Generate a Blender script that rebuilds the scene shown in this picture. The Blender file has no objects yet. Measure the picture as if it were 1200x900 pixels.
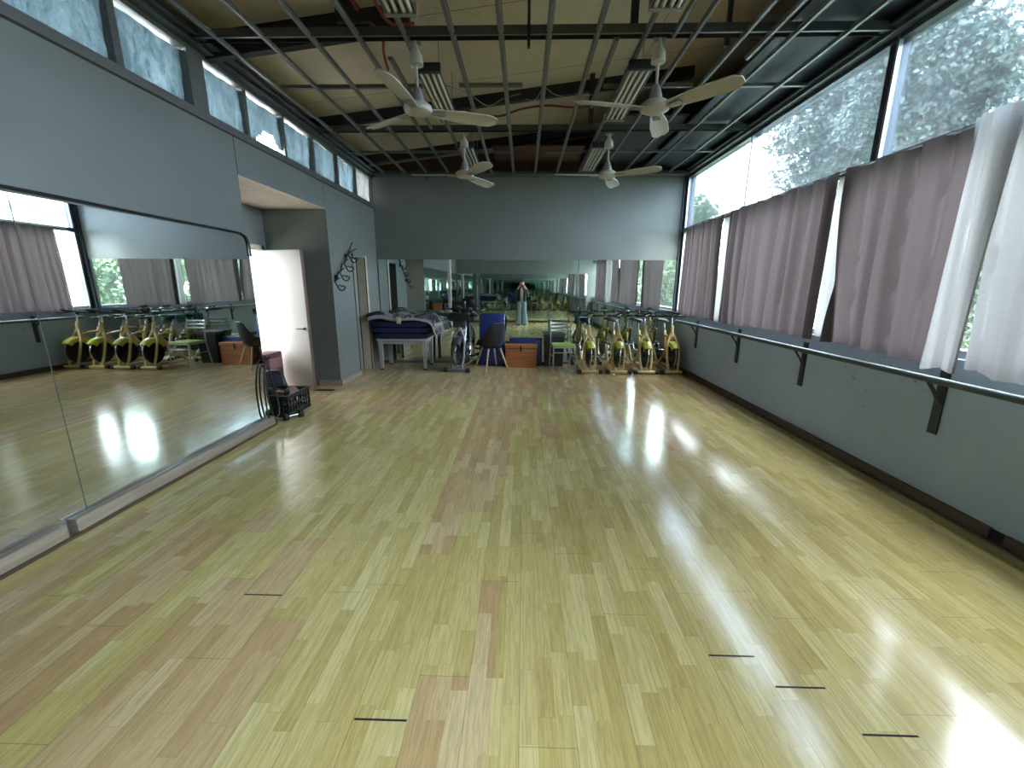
import bpy, bmesh, math, random
import numpy as np
from mathutils import Vector, Matrix, Euler
random.seed(7)
SC = bpy.context.scene
COL = SC.collection
PI = math.pi

# ------------------------------------------------------------------ materials
def new_mat(name):
    m = bpy.data.materials.new(name); m.use_nodes = True
    nt = m.node_tree; nt.nodes.clear()
    out = nt.nodes.new('ShaderNodeOutputMaterial')
    return m, nt, out

class G:
    """tiny node helper"""
    def __init__(s, nt): s.nt = nt
    def n(s, t, **k):
        x = s.nt.nodes.new(t)
        for a, v in k.items(): setattr(x, a, v)
        return x
    def l(s, a, b): s.nt.links.new(a, b)
    def m(s, op, a, b=None, c=None):
        x = s.n('ShaderNodeMath', operation=op)
        for i, v in enumerate((a, b, c)):
            if v is None: continue
            if isinstance(v, (int, float)): x.inputs[i].default_value = v
            else: s.l(v, x.inputs[i])
        return x.outputs[0]
    def mix(s, f, a, b):
        x = s.n('ShaderNodeMix', data_type='RGBA')
        for sock, v in ((x.inputs[0], f), (x.inputs[6], a), (x.inputs[7], b)):
            if isinstance(v, (int, float)): sock.default_value = v
            elif isinstance(v, tuple): sock.default_value = (*v[:3], 1)
            else: s.l(v, sock)
        return x.outputs[2]
    def ramp(s, f, stops):
        x = s.n('ShaderNodeValToRGB')
        e = x.color_ramp.elements
        while len(e) < len(stops): e.new(0.5)
        for q, (p, c) in zip(e, stops):
            q.position = p; q.color = (*c, 1) if len(c) == 3 else c
        s.l(f, x.inputs[0]); return x.outputs[0]
    def noise(s, vec, scale, detail=3, rough=.5, dist=0):
        x = s.n('ShaderNodeTexNoise'); x.inputs['Scale'].default_value = scale
        x.inputs['Detail'].default_value = detail; x.inputs['Roughness'].default_value = rough
        x.inputs['Distortion'].default_value = dist
        if vec is not None: s.l(vec, x.inputs['Vector'])
        return x.outputs[0]
    def coord(s, scale=(1, 1, 1)):
        t = s.n('ShaderNodeTexCoord')
        mp = s.n('ShaderNodeMapping'); mp.inputs['Scale'].default_value = scale
        s.l(t.outputs['Object'], mp.inputs[0]); return mp.outputs[0]

def pbr(name, color, rough=.5, metal=0., spec=.5, vary=.12, nscale=6., bump=0., bscale=60., stretch=(1, 1, 1), coat=0.):
    """principled surface with a procedural tone variation and optional bump"""
    m, nt, out = new_mat(name); g = G(nt)
    b = g.n('ShaderNodeBsdfPrincipled')
    v = g.coord(stretch)
    nz = g.noise(v, nscale, 4, .6)
    lo = tuple(max(0, c * (1 - vary)) for c in color); hi = tuple(min(1, c * (1 + vary)) for c in color)
    g.l(g.ramp(nz, [(.3, lo), (.7, hi)]), b.inputs['Base Color'])
    b.inputs['Roughness'].default_value = rough; b.inputs['Metallic'].default_value = metal
    b.inputs['Specular IOR Level'].default_value = spec
    b.inputs['Coat Weight'].default_value = coat
    if bump:
        bp = g.n('ShaderNodeBump'); bp.inputs['Strength'].default_value = bump; bp.inputs['Distance'].default_value = .01
        g.l(g.noise(v, bscale, 3), bp.inputs['Height']); g.l(bp.outputs[0], b.inputs['Normal'])
    g.l(b.outputs[0], out.inputs[0]); return m

def mat_wall(name, color, scuff=.35):
    m, nt, out = new_mat(name); g = G(nt)
    b = g.n('ShaderNodeBsdfPrincipled'); v = g.coord()
    base = g.ramp(g.noise(v, 1.3, 4, .6), [(.3, tuple(c * .92 for c in color)), (.7, tuple(min(1, c * 1.06) for c in color))])
    # small chips and scratches, sparse
    vs = g.coord((1, 1.0, 2.6))
    chip = g.ramp(g.noise(vs, 13, 6, .72), [(.605, (0, 0, 0)), (.645, (1, 1, 1))])
    where = g.ramp(g.noise(v, .9, 2), [(.46, (0, 0, 0)), (.56, (1, 1, 1))])
    f = g.m('MULTIPLY', g.m('MULTIPLY', chip, where), scuff)
    g.l(g.mix(f, base, (.10, .12, .13)), b.inputs['Base Color'])
    b.inputs['Roughness'].default_value = .42; b.inputs['Specular IOR Level'].default_value = .4
    bp = g.n('ShaderNodeBump'); bp.inputs['Strength'].default_value = .12; bp.inputs['Distance'].default_value = .02
    g.l(g.noise(v, 5, 5, .6), bp.inputs['Height']); g.l(bp.outputs[0], b.inputs['Normal'])
    g.l(b.outputs[0], out.inputs[0]); return m

def mat_floor():
    m, nt, out = new_mat('laminate_floor'); g = G(nt)
    b = g.n('ShaderNodeBsdfPrincipled')
    t = g.n('ShaderNodeTexCoord'); sx = g.n('ShaderNodeSeparateXYZ'); g.l(t.outputs['Object'], sx.inputs[0])
    X, Y = sx.outputs[0], sx.outputs[1]
    W = .19 / 3
    u = g.m('DIVIDE', X, W); row = g.m('FLOOR', u)
    def wn(a, bsock=None, dim='2D'):
        c = g.n('ShaderNodeCombineXYZ')
        for i, q in enumerate((a, bsock)):
            if q is None: continue
            if isinstance(q, (int, float)): c.inputs[i].default_value = q
            else: g.l(q, c.inputs[i])
        w = g.n('ShaderNodeTexWhiteNoise', noise_dimensions='3D'); g.l(c.outputs[0], w.inputs['Vector']); return w.outputs['Value']
    r1 = wn(row, 3.7)
    # strip length varies with the row; a slow wobble varies it along the row
    L = g.m('MULTIPLY_ADD', wn(row, 9.1), .16, .27)
    vv = g.m('ADD', g.m('DIVIDE', Y, L), g.m('MULTIPLY', r1, 17.0))
    vv = g.m('ADD', vv, g.m('MULTIPLY', g.m('SINE', g.m('MULTIPLY', vv, 2.1)), .28))
    cell = g.m('FLOOR', vv); r2 = wn(row, cell)
    tone = g.ramp(r2, [(0, (.55, .42, .150)), (.35, (.60, .475, .178)), (.7, (.655, .525, .215)), (1, (.72, .60, .275))])
    # boards: three strips wide, 1.2 m long
    bd = g.m('FLOOR', g.m('DIVIDE', X, .19)); bl = g.m('ADD', g.m('DIVIDE', Y, 1.2), g.m('MULTIPLY', wn(bd, 5.5), 7.))
    bc = g.m('FLOOR', bl); r3 = wn(bd, bc)
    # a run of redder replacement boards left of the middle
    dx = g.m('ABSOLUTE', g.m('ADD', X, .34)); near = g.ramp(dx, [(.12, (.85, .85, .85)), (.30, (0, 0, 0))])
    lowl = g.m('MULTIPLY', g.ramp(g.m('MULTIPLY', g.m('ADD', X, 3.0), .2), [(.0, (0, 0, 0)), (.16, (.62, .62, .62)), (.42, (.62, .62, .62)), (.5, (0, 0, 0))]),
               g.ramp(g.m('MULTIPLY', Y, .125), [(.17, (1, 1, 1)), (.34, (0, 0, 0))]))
    far = g.ramp(g.m('MULTIPLY', Y, .125), [(.40, (0, 0, 0)), (.75, (1, 1, 1))])  # reddens the far boards in place of warm light and reflection
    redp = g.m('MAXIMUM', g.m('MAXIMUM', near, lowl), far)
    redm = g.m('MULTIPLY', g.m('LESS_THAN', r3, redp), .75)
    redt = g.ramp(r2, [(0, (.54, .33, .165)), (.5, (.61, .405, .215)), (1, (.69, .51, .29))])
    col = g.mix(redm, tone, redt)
    # grain
    c = g.n('ShaderNodeCombineXYZ'); g.l(g.m('ADD', g.m('MULTIPLY', X, 42), g.m('MULTIPLY', r2, 90)), c.inputs[0]); g.l(g.m('MULTIPLY', Y, 2.4), c.inputs[1]); g.l(cell, c.inputs[2])
    gr = g.noise(c.outputs[0], 2.2, 6, .68, .9)
    col = g.mix(g.m('MULTIPLY', g.ramp(gr, [(.42, (1, 1, 1)), (.56, (0, 0, 0))]), .30), col, (.19, .14, .06))
    # joints
    def edge(fr, w):
        a = g.m('FRACT', fr); return g.m('MAXIMUM', g.m('LESS_THAN', a, w), g.m('GREATER_THAN', a, 1 - w))
    jb = g.m('MAXIMUM', edge(g.m('DIVIDE', X, .19), .006), edge(bl, .0012))
    js = g.m('MAXIMUM', edge(u, .012), edge(vv, .004))
    col = g.mix(g.m('MULTIPLY', js, .16), col, (.14, .10, .05))
    col = g.mix(g.m('MULTIPLY', jb, .42), col, (.06, .045, .03))
    g.l(col, b.inputs['Base Color'])
    rr = g.m('MULTIPLY_ADD', g.noise(t.outputs['Object'], 2.4, 4), .07, .085)
    g.l(g.m('ADD', rr, g.m('MULTIPLY', gr, .06)), b.inputs['Roughness'])
    b.inputs['Specular IOR Level'].default_value = .55
    bp = g.n('ShaderNodeBump'); bp.inputs['Strength'].default_value = .10; bp.inputs['Distance'].default_value = .004
    hb = g.m('ADD', g.m('MULTIPLY', r3, .0), g.m('ADD', g.m('MULTIPLY', jb, -1.0), g.m('MULTIPLY', g.noise(t.outputs['Object'], 9, 3), 1.3)))
    g.l(hb, bp.inputs['Height']); g.l(bp.outputs[0], b.inputs['Normal'])
    g.l(b.outputs[0], out.inputs[0]); return m

def mat_mirror(name, tint):
    m, nt, out = new_mat(name); g = G(nt)
    b = g.n('ShaderNodeBsdfPrincipled')
    v = g.coord(); f = g.ramp(g.noise(v, 2.5, 5, .65), [(.35, (0, 0, 0)), (.8, (1, 1, 1))])
    b.inputs['Metallic'].default_value = 1
    g.l(g.mix(f, tint, tuple(c * .95 for c in tint)), b.inputs['Base Color'])
    b.inputs['Roughness'].default_value = 0.015
    g.l(b.outputs[0], out.inputs[0]); return m

def mat_glass(name, haze, hazecol=(.8, .86, .9), tint=(.93, .96, .96)):
    """thin window pane with dust: clear, a little glossy, a little scattering"""
    m, nt, out = new_mat(name); g = G(nt)
    tr = g.n('ShaderNodeBsdfTransparent'); tr.inputs[0].default_value = (*tint, 1)
    gl = g.n('ShaderNodeBsdfGlossy'); gl.inputs['Roughness'].default_value = .03
    df = g.n('ShaderNodeBsdfTranslucent'); df.inputs[0].default_value = (*hazecol, 1)
    v = g.coord((1, 1, .35))
    dirt = g.ramp(g.noise(v, 2.2, 6, .65), [(.3, (.35, .35, .35)), (.75, (1, 1, 1))])
    m1 = g.n('ShaderNodeMixShader'); g.l(g.m('MULTIPLY', dirt, haze), m1.inputs[0]); g.l(tr.outputs[0], m1.inputs[1]); g.l(df.outputs[0], m1.inputs[2])
    fr = g.n('ShaderNodeFresnel'); fr.inputs[0].default_value = 1.35
    m2 = g.n('ShaderNodeMixShader'); g.l(g.m('MULTIPLY', fr.outputs[0], .6), m2.inputs[0]); g.l(m1.outputs[0], m2.inputs[1]); g.l(gl.outputs[0], m2.inputs[2])
    g.l(m2.outputs[0], out.inputs[0]); return m

def mat_film(name, col, col2):
    """crinkled translucent plastic film"""
    m, nt, out = new_mat(name); g = G(nt)
    v = g.coord((1, 1, .45)); nz = g.noise(v, 12, 8, .78, 1.6)
    big = g.noise(g.coord((1, 1.0, .25)), 3.2, 3, .5)
    c = g.mix(g.ramp(nz, [(.35, (0, 0, 0)), (.66, (1, 1, 1))]), col, col2)
    c = g.mix(g.ramp(big, [(.36, (.6, .6, .6)), (.6, (0, 0, 0))]), c, tuple(x * .55 for x in col))
    tl = g.n('ShaderNodeBsdfTranslucent'); g.l(c, tl.inputs[0])
    df = g.n('ShaderNodeBsdfPrincipled'); g.l(c, df.inputs['Base Color']); df.inputs['Roughness'].default_value = .35
    bp = g.n('ShaderNodeBump'); bp.inputs['Strength'].default_value = .6; bp.inputs['Distance'].default_value = .02
    g.l(nz, bp.inputs['Height']); g.l(bp.outputs[0], df.inputs['Normal'])
    mx = g.n('ShaderNodeMixShader'); mx.inputs[0].default_value = .30; g.l(tl.outputs[0], mx.inputs[1]); g.l(df.outputs[0], mx.inputs[2])
    g.l(mx.outputs[0], out.inputs[0]); return m

def mat_cloth(name, col, trans, weave=420):
    m, nt, out = new_mat(name); g = G(nt)
    v = g.coord(); nz = g.noise(v, 160, 2, .7)
    c = g.mix(g.ramp(nz, [(.38, (0, 0, 0)), (.62, (1, 1, 1))]), tuple(x * .92 for x in col), tuple(min(1, x * 1.06) for x in col))
    df = g.n('ShaderNodeBsdfDiffuse'); df.inputs['Roughness'].default_value = .9; g.l(c, df.inputs[0])
    tl = g.n('ShaderNodeBsdfTranslucent'); g.l(g.mix(.5, c, tuple(min(1, x * 1.15) for x in col)), tl.inputs[0])
    bp = g.n('ShaderNodeBump'); bp.inputs['Strength'].default_value = .25; bp.inputs['Distance'].default_value = .004
    g.l(g.noise(v, weave, 2), bp.inputs['Height']); g.l(bp.outputs[0], df.inputs['Normal'])
    mx = g.n('ShaderNodeMixShader'); mx.inputs[0].default_value = trans; g.l(df.outputs[0], mx.inputs[1]); g.l(tl.outputs[0], mx.inputs[2])
    g.l(mx.outputs[0], out.inputs[0]); return m

def mat_leaf(name, c1, c2):
    m, nt, out = new_mat(name); g = G(nt)
    v = g.coord(); c = g.mix(g.ramp(g.noise(v, 2.0, 3), [(.35, (0, 0, 0)), (.65, (1, 1, 1))]), c1, c2)
    df = g.n('ShaderNodeBsdfPrincipled'); g.l(c, df.inputs['Base Color']); df.inputs['Roughness'].default_value = .4
    tl = g.n('ShaderNodeBsdfTranslucent'); g.l(c, tl.inputs[0])
    mx = g.n('ShaderNodeMixShader'); mx.inputs[0].default_value = .2; g.l(df.outputs[0], mx.inputs[1]); g.l(tl.outputs[0], mx.inputs[2])
    g.l(mx.outputs[0], out.inputs[0]); return m

def mat_brick(name, c1, c2, mortar, scale=1.0, axis='YZ'):
    m, nt, out = new_mat(name); g = G(nt)
    t = g.n('ShaderNodeTexCoord'); s = g.n('ShaderNodeSeparateXYZ'); g.l(t.outputs['Object'], s.inputs[0])
    c = g.n('ShaderNodeCombineXYZ'); g.l(s.outputs['XYZ'.index(axis[0])], c.inputs[0]); g.l(s.outputs['XYZ'.index(axis[1])], c.inputs[1])
    br = g.n('ShaderNodeTexBrick'); br.inputs['Scale'].default_value = scale
    br.inputs['Color1'].default_value = (*c1, 1); br.inputs['Color2'].default_value = (*c2, 1); br.inputs['Mortar'].default_value = (*mortar, 1)
    br.inputs['Brick Width'].default_value = .24; br.inputs['Row Height'].default_value = .085; br.inputs['Mortar Size'].default_value = .008
    g.l(c.outputs[0], br.inputs['Vector'])
    b = g.n('ShaderNodeBsdfPrincipled'); b.inputs['Roughness'].default_value = .8; g.l(br.outputs[0], b.inputs['Base Color'])
    g.l(b.outputs[0], out.inputs[0]); return m

def mat_wood(name, c1, c2, axis=(1, 14, 14), rough=.5, planks=None):
    m, nt, out = new_mat(name); g = G(nt)
    v = g.coord(axis); nz = g.noise(v, 2.5, 6, .65, .6)
    c = g.mix(g.ramp(nz, [(.35, (0, 0, 0)), (.65, (1, 1, 1))]), c1, c2)
    b = g.n('ShaderNodeBsdfPrincipled'); b.inputs['Roughness'].default_value = rough
    if planks:
        t = g.n('ShaderNodeTexCoord'); s = g.n('ShaderNodeSeparateXYZ'); g.l(t.outputs['Object'], s.inputs[0])
        f = g.m('LESS_THAN', g.m('FRACT', g.m('DIVIDE', s.outputs[2], planks)), .06)
        c = g.mix(g.m('MULTIPLY', f, .7), c, tuple(x * .25 for x in c1))
    g.l(c, b.inputs['Base Color']); g.l(b.outputs[0], out.inputs[0]); return m

def mat_blanket():
    m, nt, out = new_mat('patterned_blanket'); g = G(nt)
    v = g.coord()
    vo = g.n('ShaderNodeTexVoronoi'); vo.inputs['Scale'].default_value = 11; g.l(v, vo.inputs['Vector'])
    c = g.ramp(vo.outputs['Distance'], [(.0, (.34, .33, .31)), (.24, (.24, .23, .22)), (.38, (.03, .03, .04)), (.75, (.018, .018, .028))])
    c = g.mix(g.ramp(g.noise(v, 4, 3), [(.46, (0, 0, 0)), (.58, (1, 1, 1))]), c, (.22, .22, .20))
    b = g.n('ShaderNodeBsdfPrincipled'); b.inputs['Roughness'].default_value = .95; g.l(c, b.inputs['Base Color'])
    bp = g.n('ShaderNodeBump'); bp.inputs['Strength'].default_value = .4; bp.inputs['Distance'].default_value = .01
    g.l(g.noise(v, 90, 3), bp.inputs['Height']); g.l(bp.outputs[0], b.inputs['Normal'])
    g.l(b.outputs[0], out.inputs[0]); return m

def mat_deck():
    m, nt, out = new_mat('roof_panels'); g = G(nt)
    t = g.n('ShaderNodeTexCoord'); s = g.n('ShaderNodeSeparateXYZ'); g.l(t.outputs['Object'], s.inputs[0])
    a = g.m('LESS_THAN', g.m('FRACT', g.m('DIVIDE', g.m('ADD', s.outputs[1], 30.05), 1.22)), .009)
    bq = g.m('LESS_THAN', g.m('FRACT', g.m('DIVIDE', g.m('ADD', s.outputs[0], 30.4), 2.44)), .004)
    c = g.ramp(g.noise(t.outputs['Object'], 1.2, 4, .6), [(.3, (.55, .46, .34)), (.7, (.64, .55, .42))])
    c = g.mix(g.m('MULTIPLY', g.ramp(g.noise(t.outputs['Object'], 2.6, 6, .7), [(.55, (0, 0, 0)), (.75, (1, 1, 1))]), .35), c, (.34, .28, .18))
    c = g.mix(g.m('MULTIPLY', g.m('MAXIMUM', a, bq), .7), c, (.10, .09, .07))
    b = g.n('ShaderNodeBsdfPrincipled'); b.inputs['Roughness'].default_value = .7; g.l(c, b.inputs['Base Color'])
    g.l(b.outputs[0], out.inputs[0]); return m

WALLC = (.168, .174, .158)
M = dict(
    floor=mat_floor(), wall=mat_wall('blue_wall_paint', WALLC), wall_r=mat_wall('blue_wall_paint_scraped_brightened', (.38, .49, .64), .9),  # right wall colour raised to stand in for light missing there
    white=pbr('cream_plaster', (.86, .74, .68), .7), ceil=mat_deck(),
    mirror=mat_mirror('mirror_glass', (.80, .825, .805)), mirror_g=mat_mirror('green_mirror_glass', (.74, .83, .79)),
    glass=mat_glass('dusty_dimmed_glass', .018, tint=(.54, .59, .63)), glass_c=mat_glass('clear_glass', .01),  # dust haze, plus a darker tint added to dim the view outside
    film=mat_film('blue_film', (.008, .014, .017), (.038, .050, .054)), film_g=mat_film('grey_film', (.030, .030, .030), (.062, .062, .058)),
    frame=pbr('dark_window_frame', (.055, .065, .085), .4, .3), frame_l=pbr('grey_brown_window_frame', (.11, .105, .10), .5, .2),
    alu=pbr('pale_aluminium', (.42, .42, .44), .38, .7), grid=pbr('galvanised_steel', (.22, .22, .205), .45, .75, nscale=20),
    carrier=pbr('dull_steel_channel', (.10, .105, .105), .45, .6), purlin=pbr('dark_steel_purlin', (.018, .015, .02), .6, .1),
    navy=pbr('navy_painted_board', (.028, .034, .055), .55), charcoal=pbr('charcoal_board', (.05, .048, .05), .6), brownb=pbr('brown_red_board', (.10, .05, .035), .7),
    base_r=mat_wood('dark_brown_skirting', (.05, .028, .016), (.11, .06, .032), (14, 1, 14), .45), base_l=mat_wood('pale_worn_kickboard', (.24, .19, .14), (.36, .29, .22), (14, 1, 14), .4),
    gap=pbr('black_gap', (.012, .01, .008), .9), door=pbr('cream_door_paint', (.36, .315, .285), .45, vary=.05, nscale=3), casing=pbr('cream_casing', (.58, .50, .38), .5),
    brownwood=mat_wood('brown_wood', (.10, .05, .03), (.17, .09, .05)), handle=pbr('dark_handle', (.06, .05, .045), .35, .7),
    curtain=mat_cloth('mauve_grey_curtain', (.090, .070, .072), .24), curtain_w=mat_cloth('pale_curtain_lining', (.21, .20, .20), .26), curtain_s=mat_cloth('pale_grey_curtain', (.30, .285, .28), .26), curtain_l=mat_cloth('white_curtain_lining', (.40, .385, .385), .30),
    barre=pbr('dark_green_grey_paint', (.055, .075, .078), .4, .2), barre_b=pbr('black_green_bracket', (.025, .035, .037), .5, .2),
    fan=pbr('cream_fan_enamel', (.46, .43, .36), .4, vary=.08), fan_m=pbr('grey_fan_motor', (.30, .29, .27), .45, .3), black=pbr('black_plastic', (.012, .012, .014), .45),
    tube=pbr('fluorescent_tube_glass', (.66, .64, .58), .25), tray=pbr('lamp_tray', (.24, .22, .18), .45, .3), red=pbr('red_conduit', (.28, .025, .02), .5), wire=pbr('pale_wire', (.30, .26, .19), .6),
    darkred=pbr('dark_red_conduit', (.14, .02, .018), .5),
    yellow=pbr('yellow_bike_enamel', (.62, .47, .19), .32, 0, .5, coat=.3), lime=pbr('lime_yellow_guard', (.52, .50, .05), .32, coat=.3), rubber=pbr('black_rubber', (.01, .01, .01), .7),
    steel=pbr('chromed_steel', (.62, .62, .62), .16, 1.), fly=pbr('dark_flywheel', (.03, .022, .025), .22, .6), darkgrey=pbr('dark_grey_bike_enamel', (.05, .05, .055), .35), midgrey=pbr('grey_bike_enamel', (.24, .24, .23), .35, .4),
    navyvinyl=pbr('navy_vinyl', (.010, .016, .062), .38, bump=.15, bscale=12), navyvinyl2=pbr('bright_navy_vinyl', (.012, .025, .12), .4), tablegrey=pbr('grey_table_plastic', (.36, .36, .34), .5), tablewhite=pbr('white_table_edge', (.52, .52, .50), .45),
    blanket=mat_blanket(), stripe=mat_cloth('white_blanket_border', (.42, .40, .38), .0), shell=pbr('black_chair_shell', (.010, .010, .012), .38), legwood=mat_wood('beech_legs', (.34, .25, .14), (.48, .36, .22), (14, 14, 1)),
    chest=mat_wood('orange_pine', (.30, .10, .028), (.46, .175, .055), (1, 14, 14), .45, planks=.085), chest_e=mat_wood('orange_pine_edge', (.28, .09, .026), (.40, .15, .05), (1, 14, 14), .45),
    bin=pbr('black_bin', (.016, .017, .020), .5), lid=pbr('charcoal_lid', (.06, .065, .068), .45), chair_steel=pbr('grey_chair_enamel', (.42, .44, .42), .3, .6), green=pbr('green_seat_vinyl', (.30, .42, .08), .45),
    maroon=pbr('maroon_cloth', (.10, .035, .035), .75, bump=.3, bscale=30), pinkcloth=pbr('dusty_pink_cloth', (.25, .12, .12), .9, bump=.4, bscale=30), teal=mat_cloth('teal_towel', (.12, .27, .27), .0),
    iron=pbr('wrought_iron', (.015, .018, .020), .5, .4), bark=pbr('tree_bark', (.10, .075, .055), .9, bump=.6, bscale=20, stretch=(1, 1, .2)),
    leaf=mat_leaf('broad_leaves', (.034, .054, .042), (.062, .086, .062)), leaf2=mat_leaf('olive_leaves', (.055, .092, .040), (.09, .13, .06)),
    wbrick=mat_brick('white_painted_brick', (.80, .80, .78), (.74, .74, .73), (.55, .55, .54)), wbrick2=mat_brick('white_painted_brick_side', (.80, .80, .78), (.74, .74, .73), (.55, .55, .54)),
    rbrick=mat_brick('maroon_brick', (.16, .06, .05), (.20, .08, .06), (.20, .16, .14)), concrete=pbr('concrete', (.30, .30, .29), .9, bump=.3), grass=pbr('grass_ground', (.10, .13, .06), .95, vary=.3),
    skin=pbr('skin', (.58, .36, .27), .5, vary=.05), hair=pbr('dark_brown_hair', (.025, .015, .01), .5, stretch=(8, 8, 1)), jacket=pbr('black_jacket', (.02, .014, .016), .75), top=pbr('pale_pink_top', (.68, .58, .56), .85), jeans=mat_cloth('light_blue_denim', (.33, .40, .44), .0), shoe=pbr('black_shoe', (.02, .02, .02), .6), phone=pbr('black_phone', (.015, .015, .018), .2), lens=pbr('lens_glass', (.02, .02, .03), .05, 0, .8), lips=pbr('lips', (.40, .13, .12), .5), eye=pbr('eye_white', (.75, .72, .70), .2), phonecase=pbr('red_phone_case', (.35, .03, .03), .4),
)

# ------------------------------------------------------------------ mesh helpers
class MB:
    def __init__(s): s.v = []; s.f = []; s.mi = []; s.mats = []
    def _m(s, m):
        if m not in s.mats: s.mats.append(m)
        return s.mats.index(m)
    def add(s, vs, fs, m, M4=None):
        b = len(s.v); k = s._m(m)
        s.v += [tuple(M4 @ Vector(q)) if M4 is not None else tuple(q) for q in vs]
        s.f += [tuple(b + i for i in f) for f in fs]; s.mi += [k] * len(fs)
        return s
    def box(s, x0, x1, y0, y1, z0, z1, m, M4=None):
        x0, x1 = min(x0, x1), max(x0, x1); y0, y1 = min(y0, y1), max(y0, y1); z0, z1 = min(z0, z1), max(z0, z1)
        vs = [(x, y, z) for z in (z0, z1) for y in (y0, y1) for x in (x0, x1)]
        return s.add(vs, [(0, 2, 3, 1), (4, 5, 7, 6), (0, 1, 5, 4), (2, 6, 7, 3), (0, 4, 6, 2), (1, 3, 7, 5)], m, M4)
    def rbox(s, x0, x1, y0, y1, z0, z1, r, m, M4=None, seg=2):
        bm = bmesh.new(); bmesh.ops.create_cube(bm, size=1)
        for v in bm.verts: v.co = Vector(((x0 + x1) / 2 + v.co.x * (x1 - x0), (y0 + y1) / 2 + v.co.y * (y1 - y0), (z0 + z1) / 2 + v.co.z * (z1 - z0)))
        bmesh.ops.bevel(bm, geom=bm.edges[:], offset=r, segments=seg, affect='EDGES', profile=.5)
        bm.verts.index_update()
        s.add([v.co.copy() for v in bm.verts], [[v.index for v in f.verts] for f in bm.faces], m, M4); bm.free(); return s
    def tube(s, pts, r, m, n=10, caps=True, M4=None, flat=None):
        """sweep a circle (radius r or list of radii) along pts"""
        P = [Vector(p) for p in pts]; R = r if isinstance(r, (list, tuple)) else [r] * len(P)
        vs = []; fs = []
        up = None
        for i, p in enumerate(P):
            d = (P[min(i + 1, len(P) - 1)] - P[max(i - 1, 0)]).normalized()
            if up is None:
                a = Vector((0, 0, 1)) if abs(d.z) < .9 else Vector((1, 0, 0))
                up = (a - d * a.dot(d)).normalized()
            else:
                up = (up - d * up.dot(d))
                if up.length < 1e-5: up = Vector((1, 0, 0)) - d * d.x
                up.normalize()
            sd = d.cross(up)
            for k in range(n):
                t = 2 * PI * k / n
                vs.append(p + (sd * math.cos(t) * (flat[0] if flat else 1) + up * math.sin(t) * (flat[1] if flat else 1)) * R[i])
        for i in range(len(P) - 1):
            for k in range(n):
                fs.append((i * n + k, i * n + (k + 1) % n, (i + 1) * n + (k + 1) % n, (i + 1) * n + k))
        if caps:
            fs.append(tuple(reversed(range(n)))); fs.append(tuple(range((len(P) - 1) * n, len(P) * n)))
        return s.add(vs, fs, m, M4)
    def lathe(s, prof, m, n=24, M4=None, closed=False):
        """prof: list of (radius, z) revolved round z"""
        vs = []; fs = []
        for r, z in prof:
            for k in range(n): vs.append((r * math.cos(2 * PI * k / n), r * math.sin(2 * PI * k / n), z))
        for i in range(len(prof) - 1 + (1 if closed else 0)):
            j = (i + 1) % len(prof)
            for k in range(n): fs.append((i * n + k, i * n + (k + 1) % n, j * n + (k + 1) % n, j * n + k))
        if not closed:
            fs.append(tuple(reversed(range(n)))); fs.append(tuple(range((len(prof) - 1) * n, len(prof) * n)))
        return s.add(vs, fs, m, M4)
    def loft(s, rings, m, cap=True, M4=None, closed=True):
        n = len(rings[0]); vs = [p for r in rings for p in r]; fs = []
        for i in range(len(rings) - 1):
            for k in range(n if closed else n - 1): fs.append((i * n + k, i * n + (k + 1) % n, (i + 1) * n + (k + 1) % n, (i + 1) * n + k))
        if cap and closed: fs.append(tuple(reversed(range(n)))); fs.append(tuple(range((len(rings) - 1) * n, len(rings) * n)))
        return s.add(vs, fs, m, M4)
    def build(s, name, parent=None, smooth=35, bevel=0, seg=2, recalc=True):
        me = bpy.data.meshes.new(name); me.from_pydata(s.v, [], s.f)
        for m in s.mats: me.materials.append(m)
        me.polygons.foreach_set('material_index', s.mi)
        if recalc:
            bm = bmesh.new(); bm.from_mesh(me); bmesh.ops.recalc_face_normals(bm, faces=bm.faces[:]); bm.to_mesh(me); bm.free()
        if smooth:
            me.polygons.foreach_set('use_smooth', [True] * len(me.polygons)); me.set_sharp_from_angle(angle=math.radians(smooth))
        me.update()
        o = bpy.data.objects.new(name, me); COL.objects.link(o)
        if parent is not None: o.parent = parent
        if bevel:
            b = o.modifiers.new('bevel', 'BEVEL'); b.width = bevel; b.segments = seg; b.limit_method = 'ANGLE'; b.angle_limit = math.radians(40)
        return o

def tag(o, label=None, cat=None, group=None, kind=None):
    if label: o['label'] = label
    if cat: o['category'] = cat
    if group: o['group'] = group
    if kind: o['kind'] = kind
    return o
def thing(name, label, cat, loc=(0, 0, 0), rz=0, group=None):
    o = bpy.data.objects.new(name, None); COL.objects.link(o); o.empty_display_size = .1
    o.location = loc; o.rotation_euler = (0, 0, rz); return tag(o, label, cat, group)
def struct(name, mb, smooth=35, bevel=0, label=None, **k):
    o = mb.build(name, None, smooth, bevel, **k); o['kind'] = 'structure'
    if label: o['label'] = label
    return o
def dup(root, loc, rz, label, group=None):
    def cp(o, par):
        c = o.copy(); COL.objects.link(c); c.parent = par
        for ch in [x for x in ALL[o.name]]: cp(ch, c)
        return c
    ALL = {}
    for o in list(COL.objects): ALL.setdefault(o.name, [])
    for o in list(COL.objects):
        if o.parent is not None: ALL[o.parent.name].append(o)
    r = cp(root, None); r.location = loc; r.rotation_euler = (0, 0, rz); r['label'] = label
    if group: r['group'] = group
    return r
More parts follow.
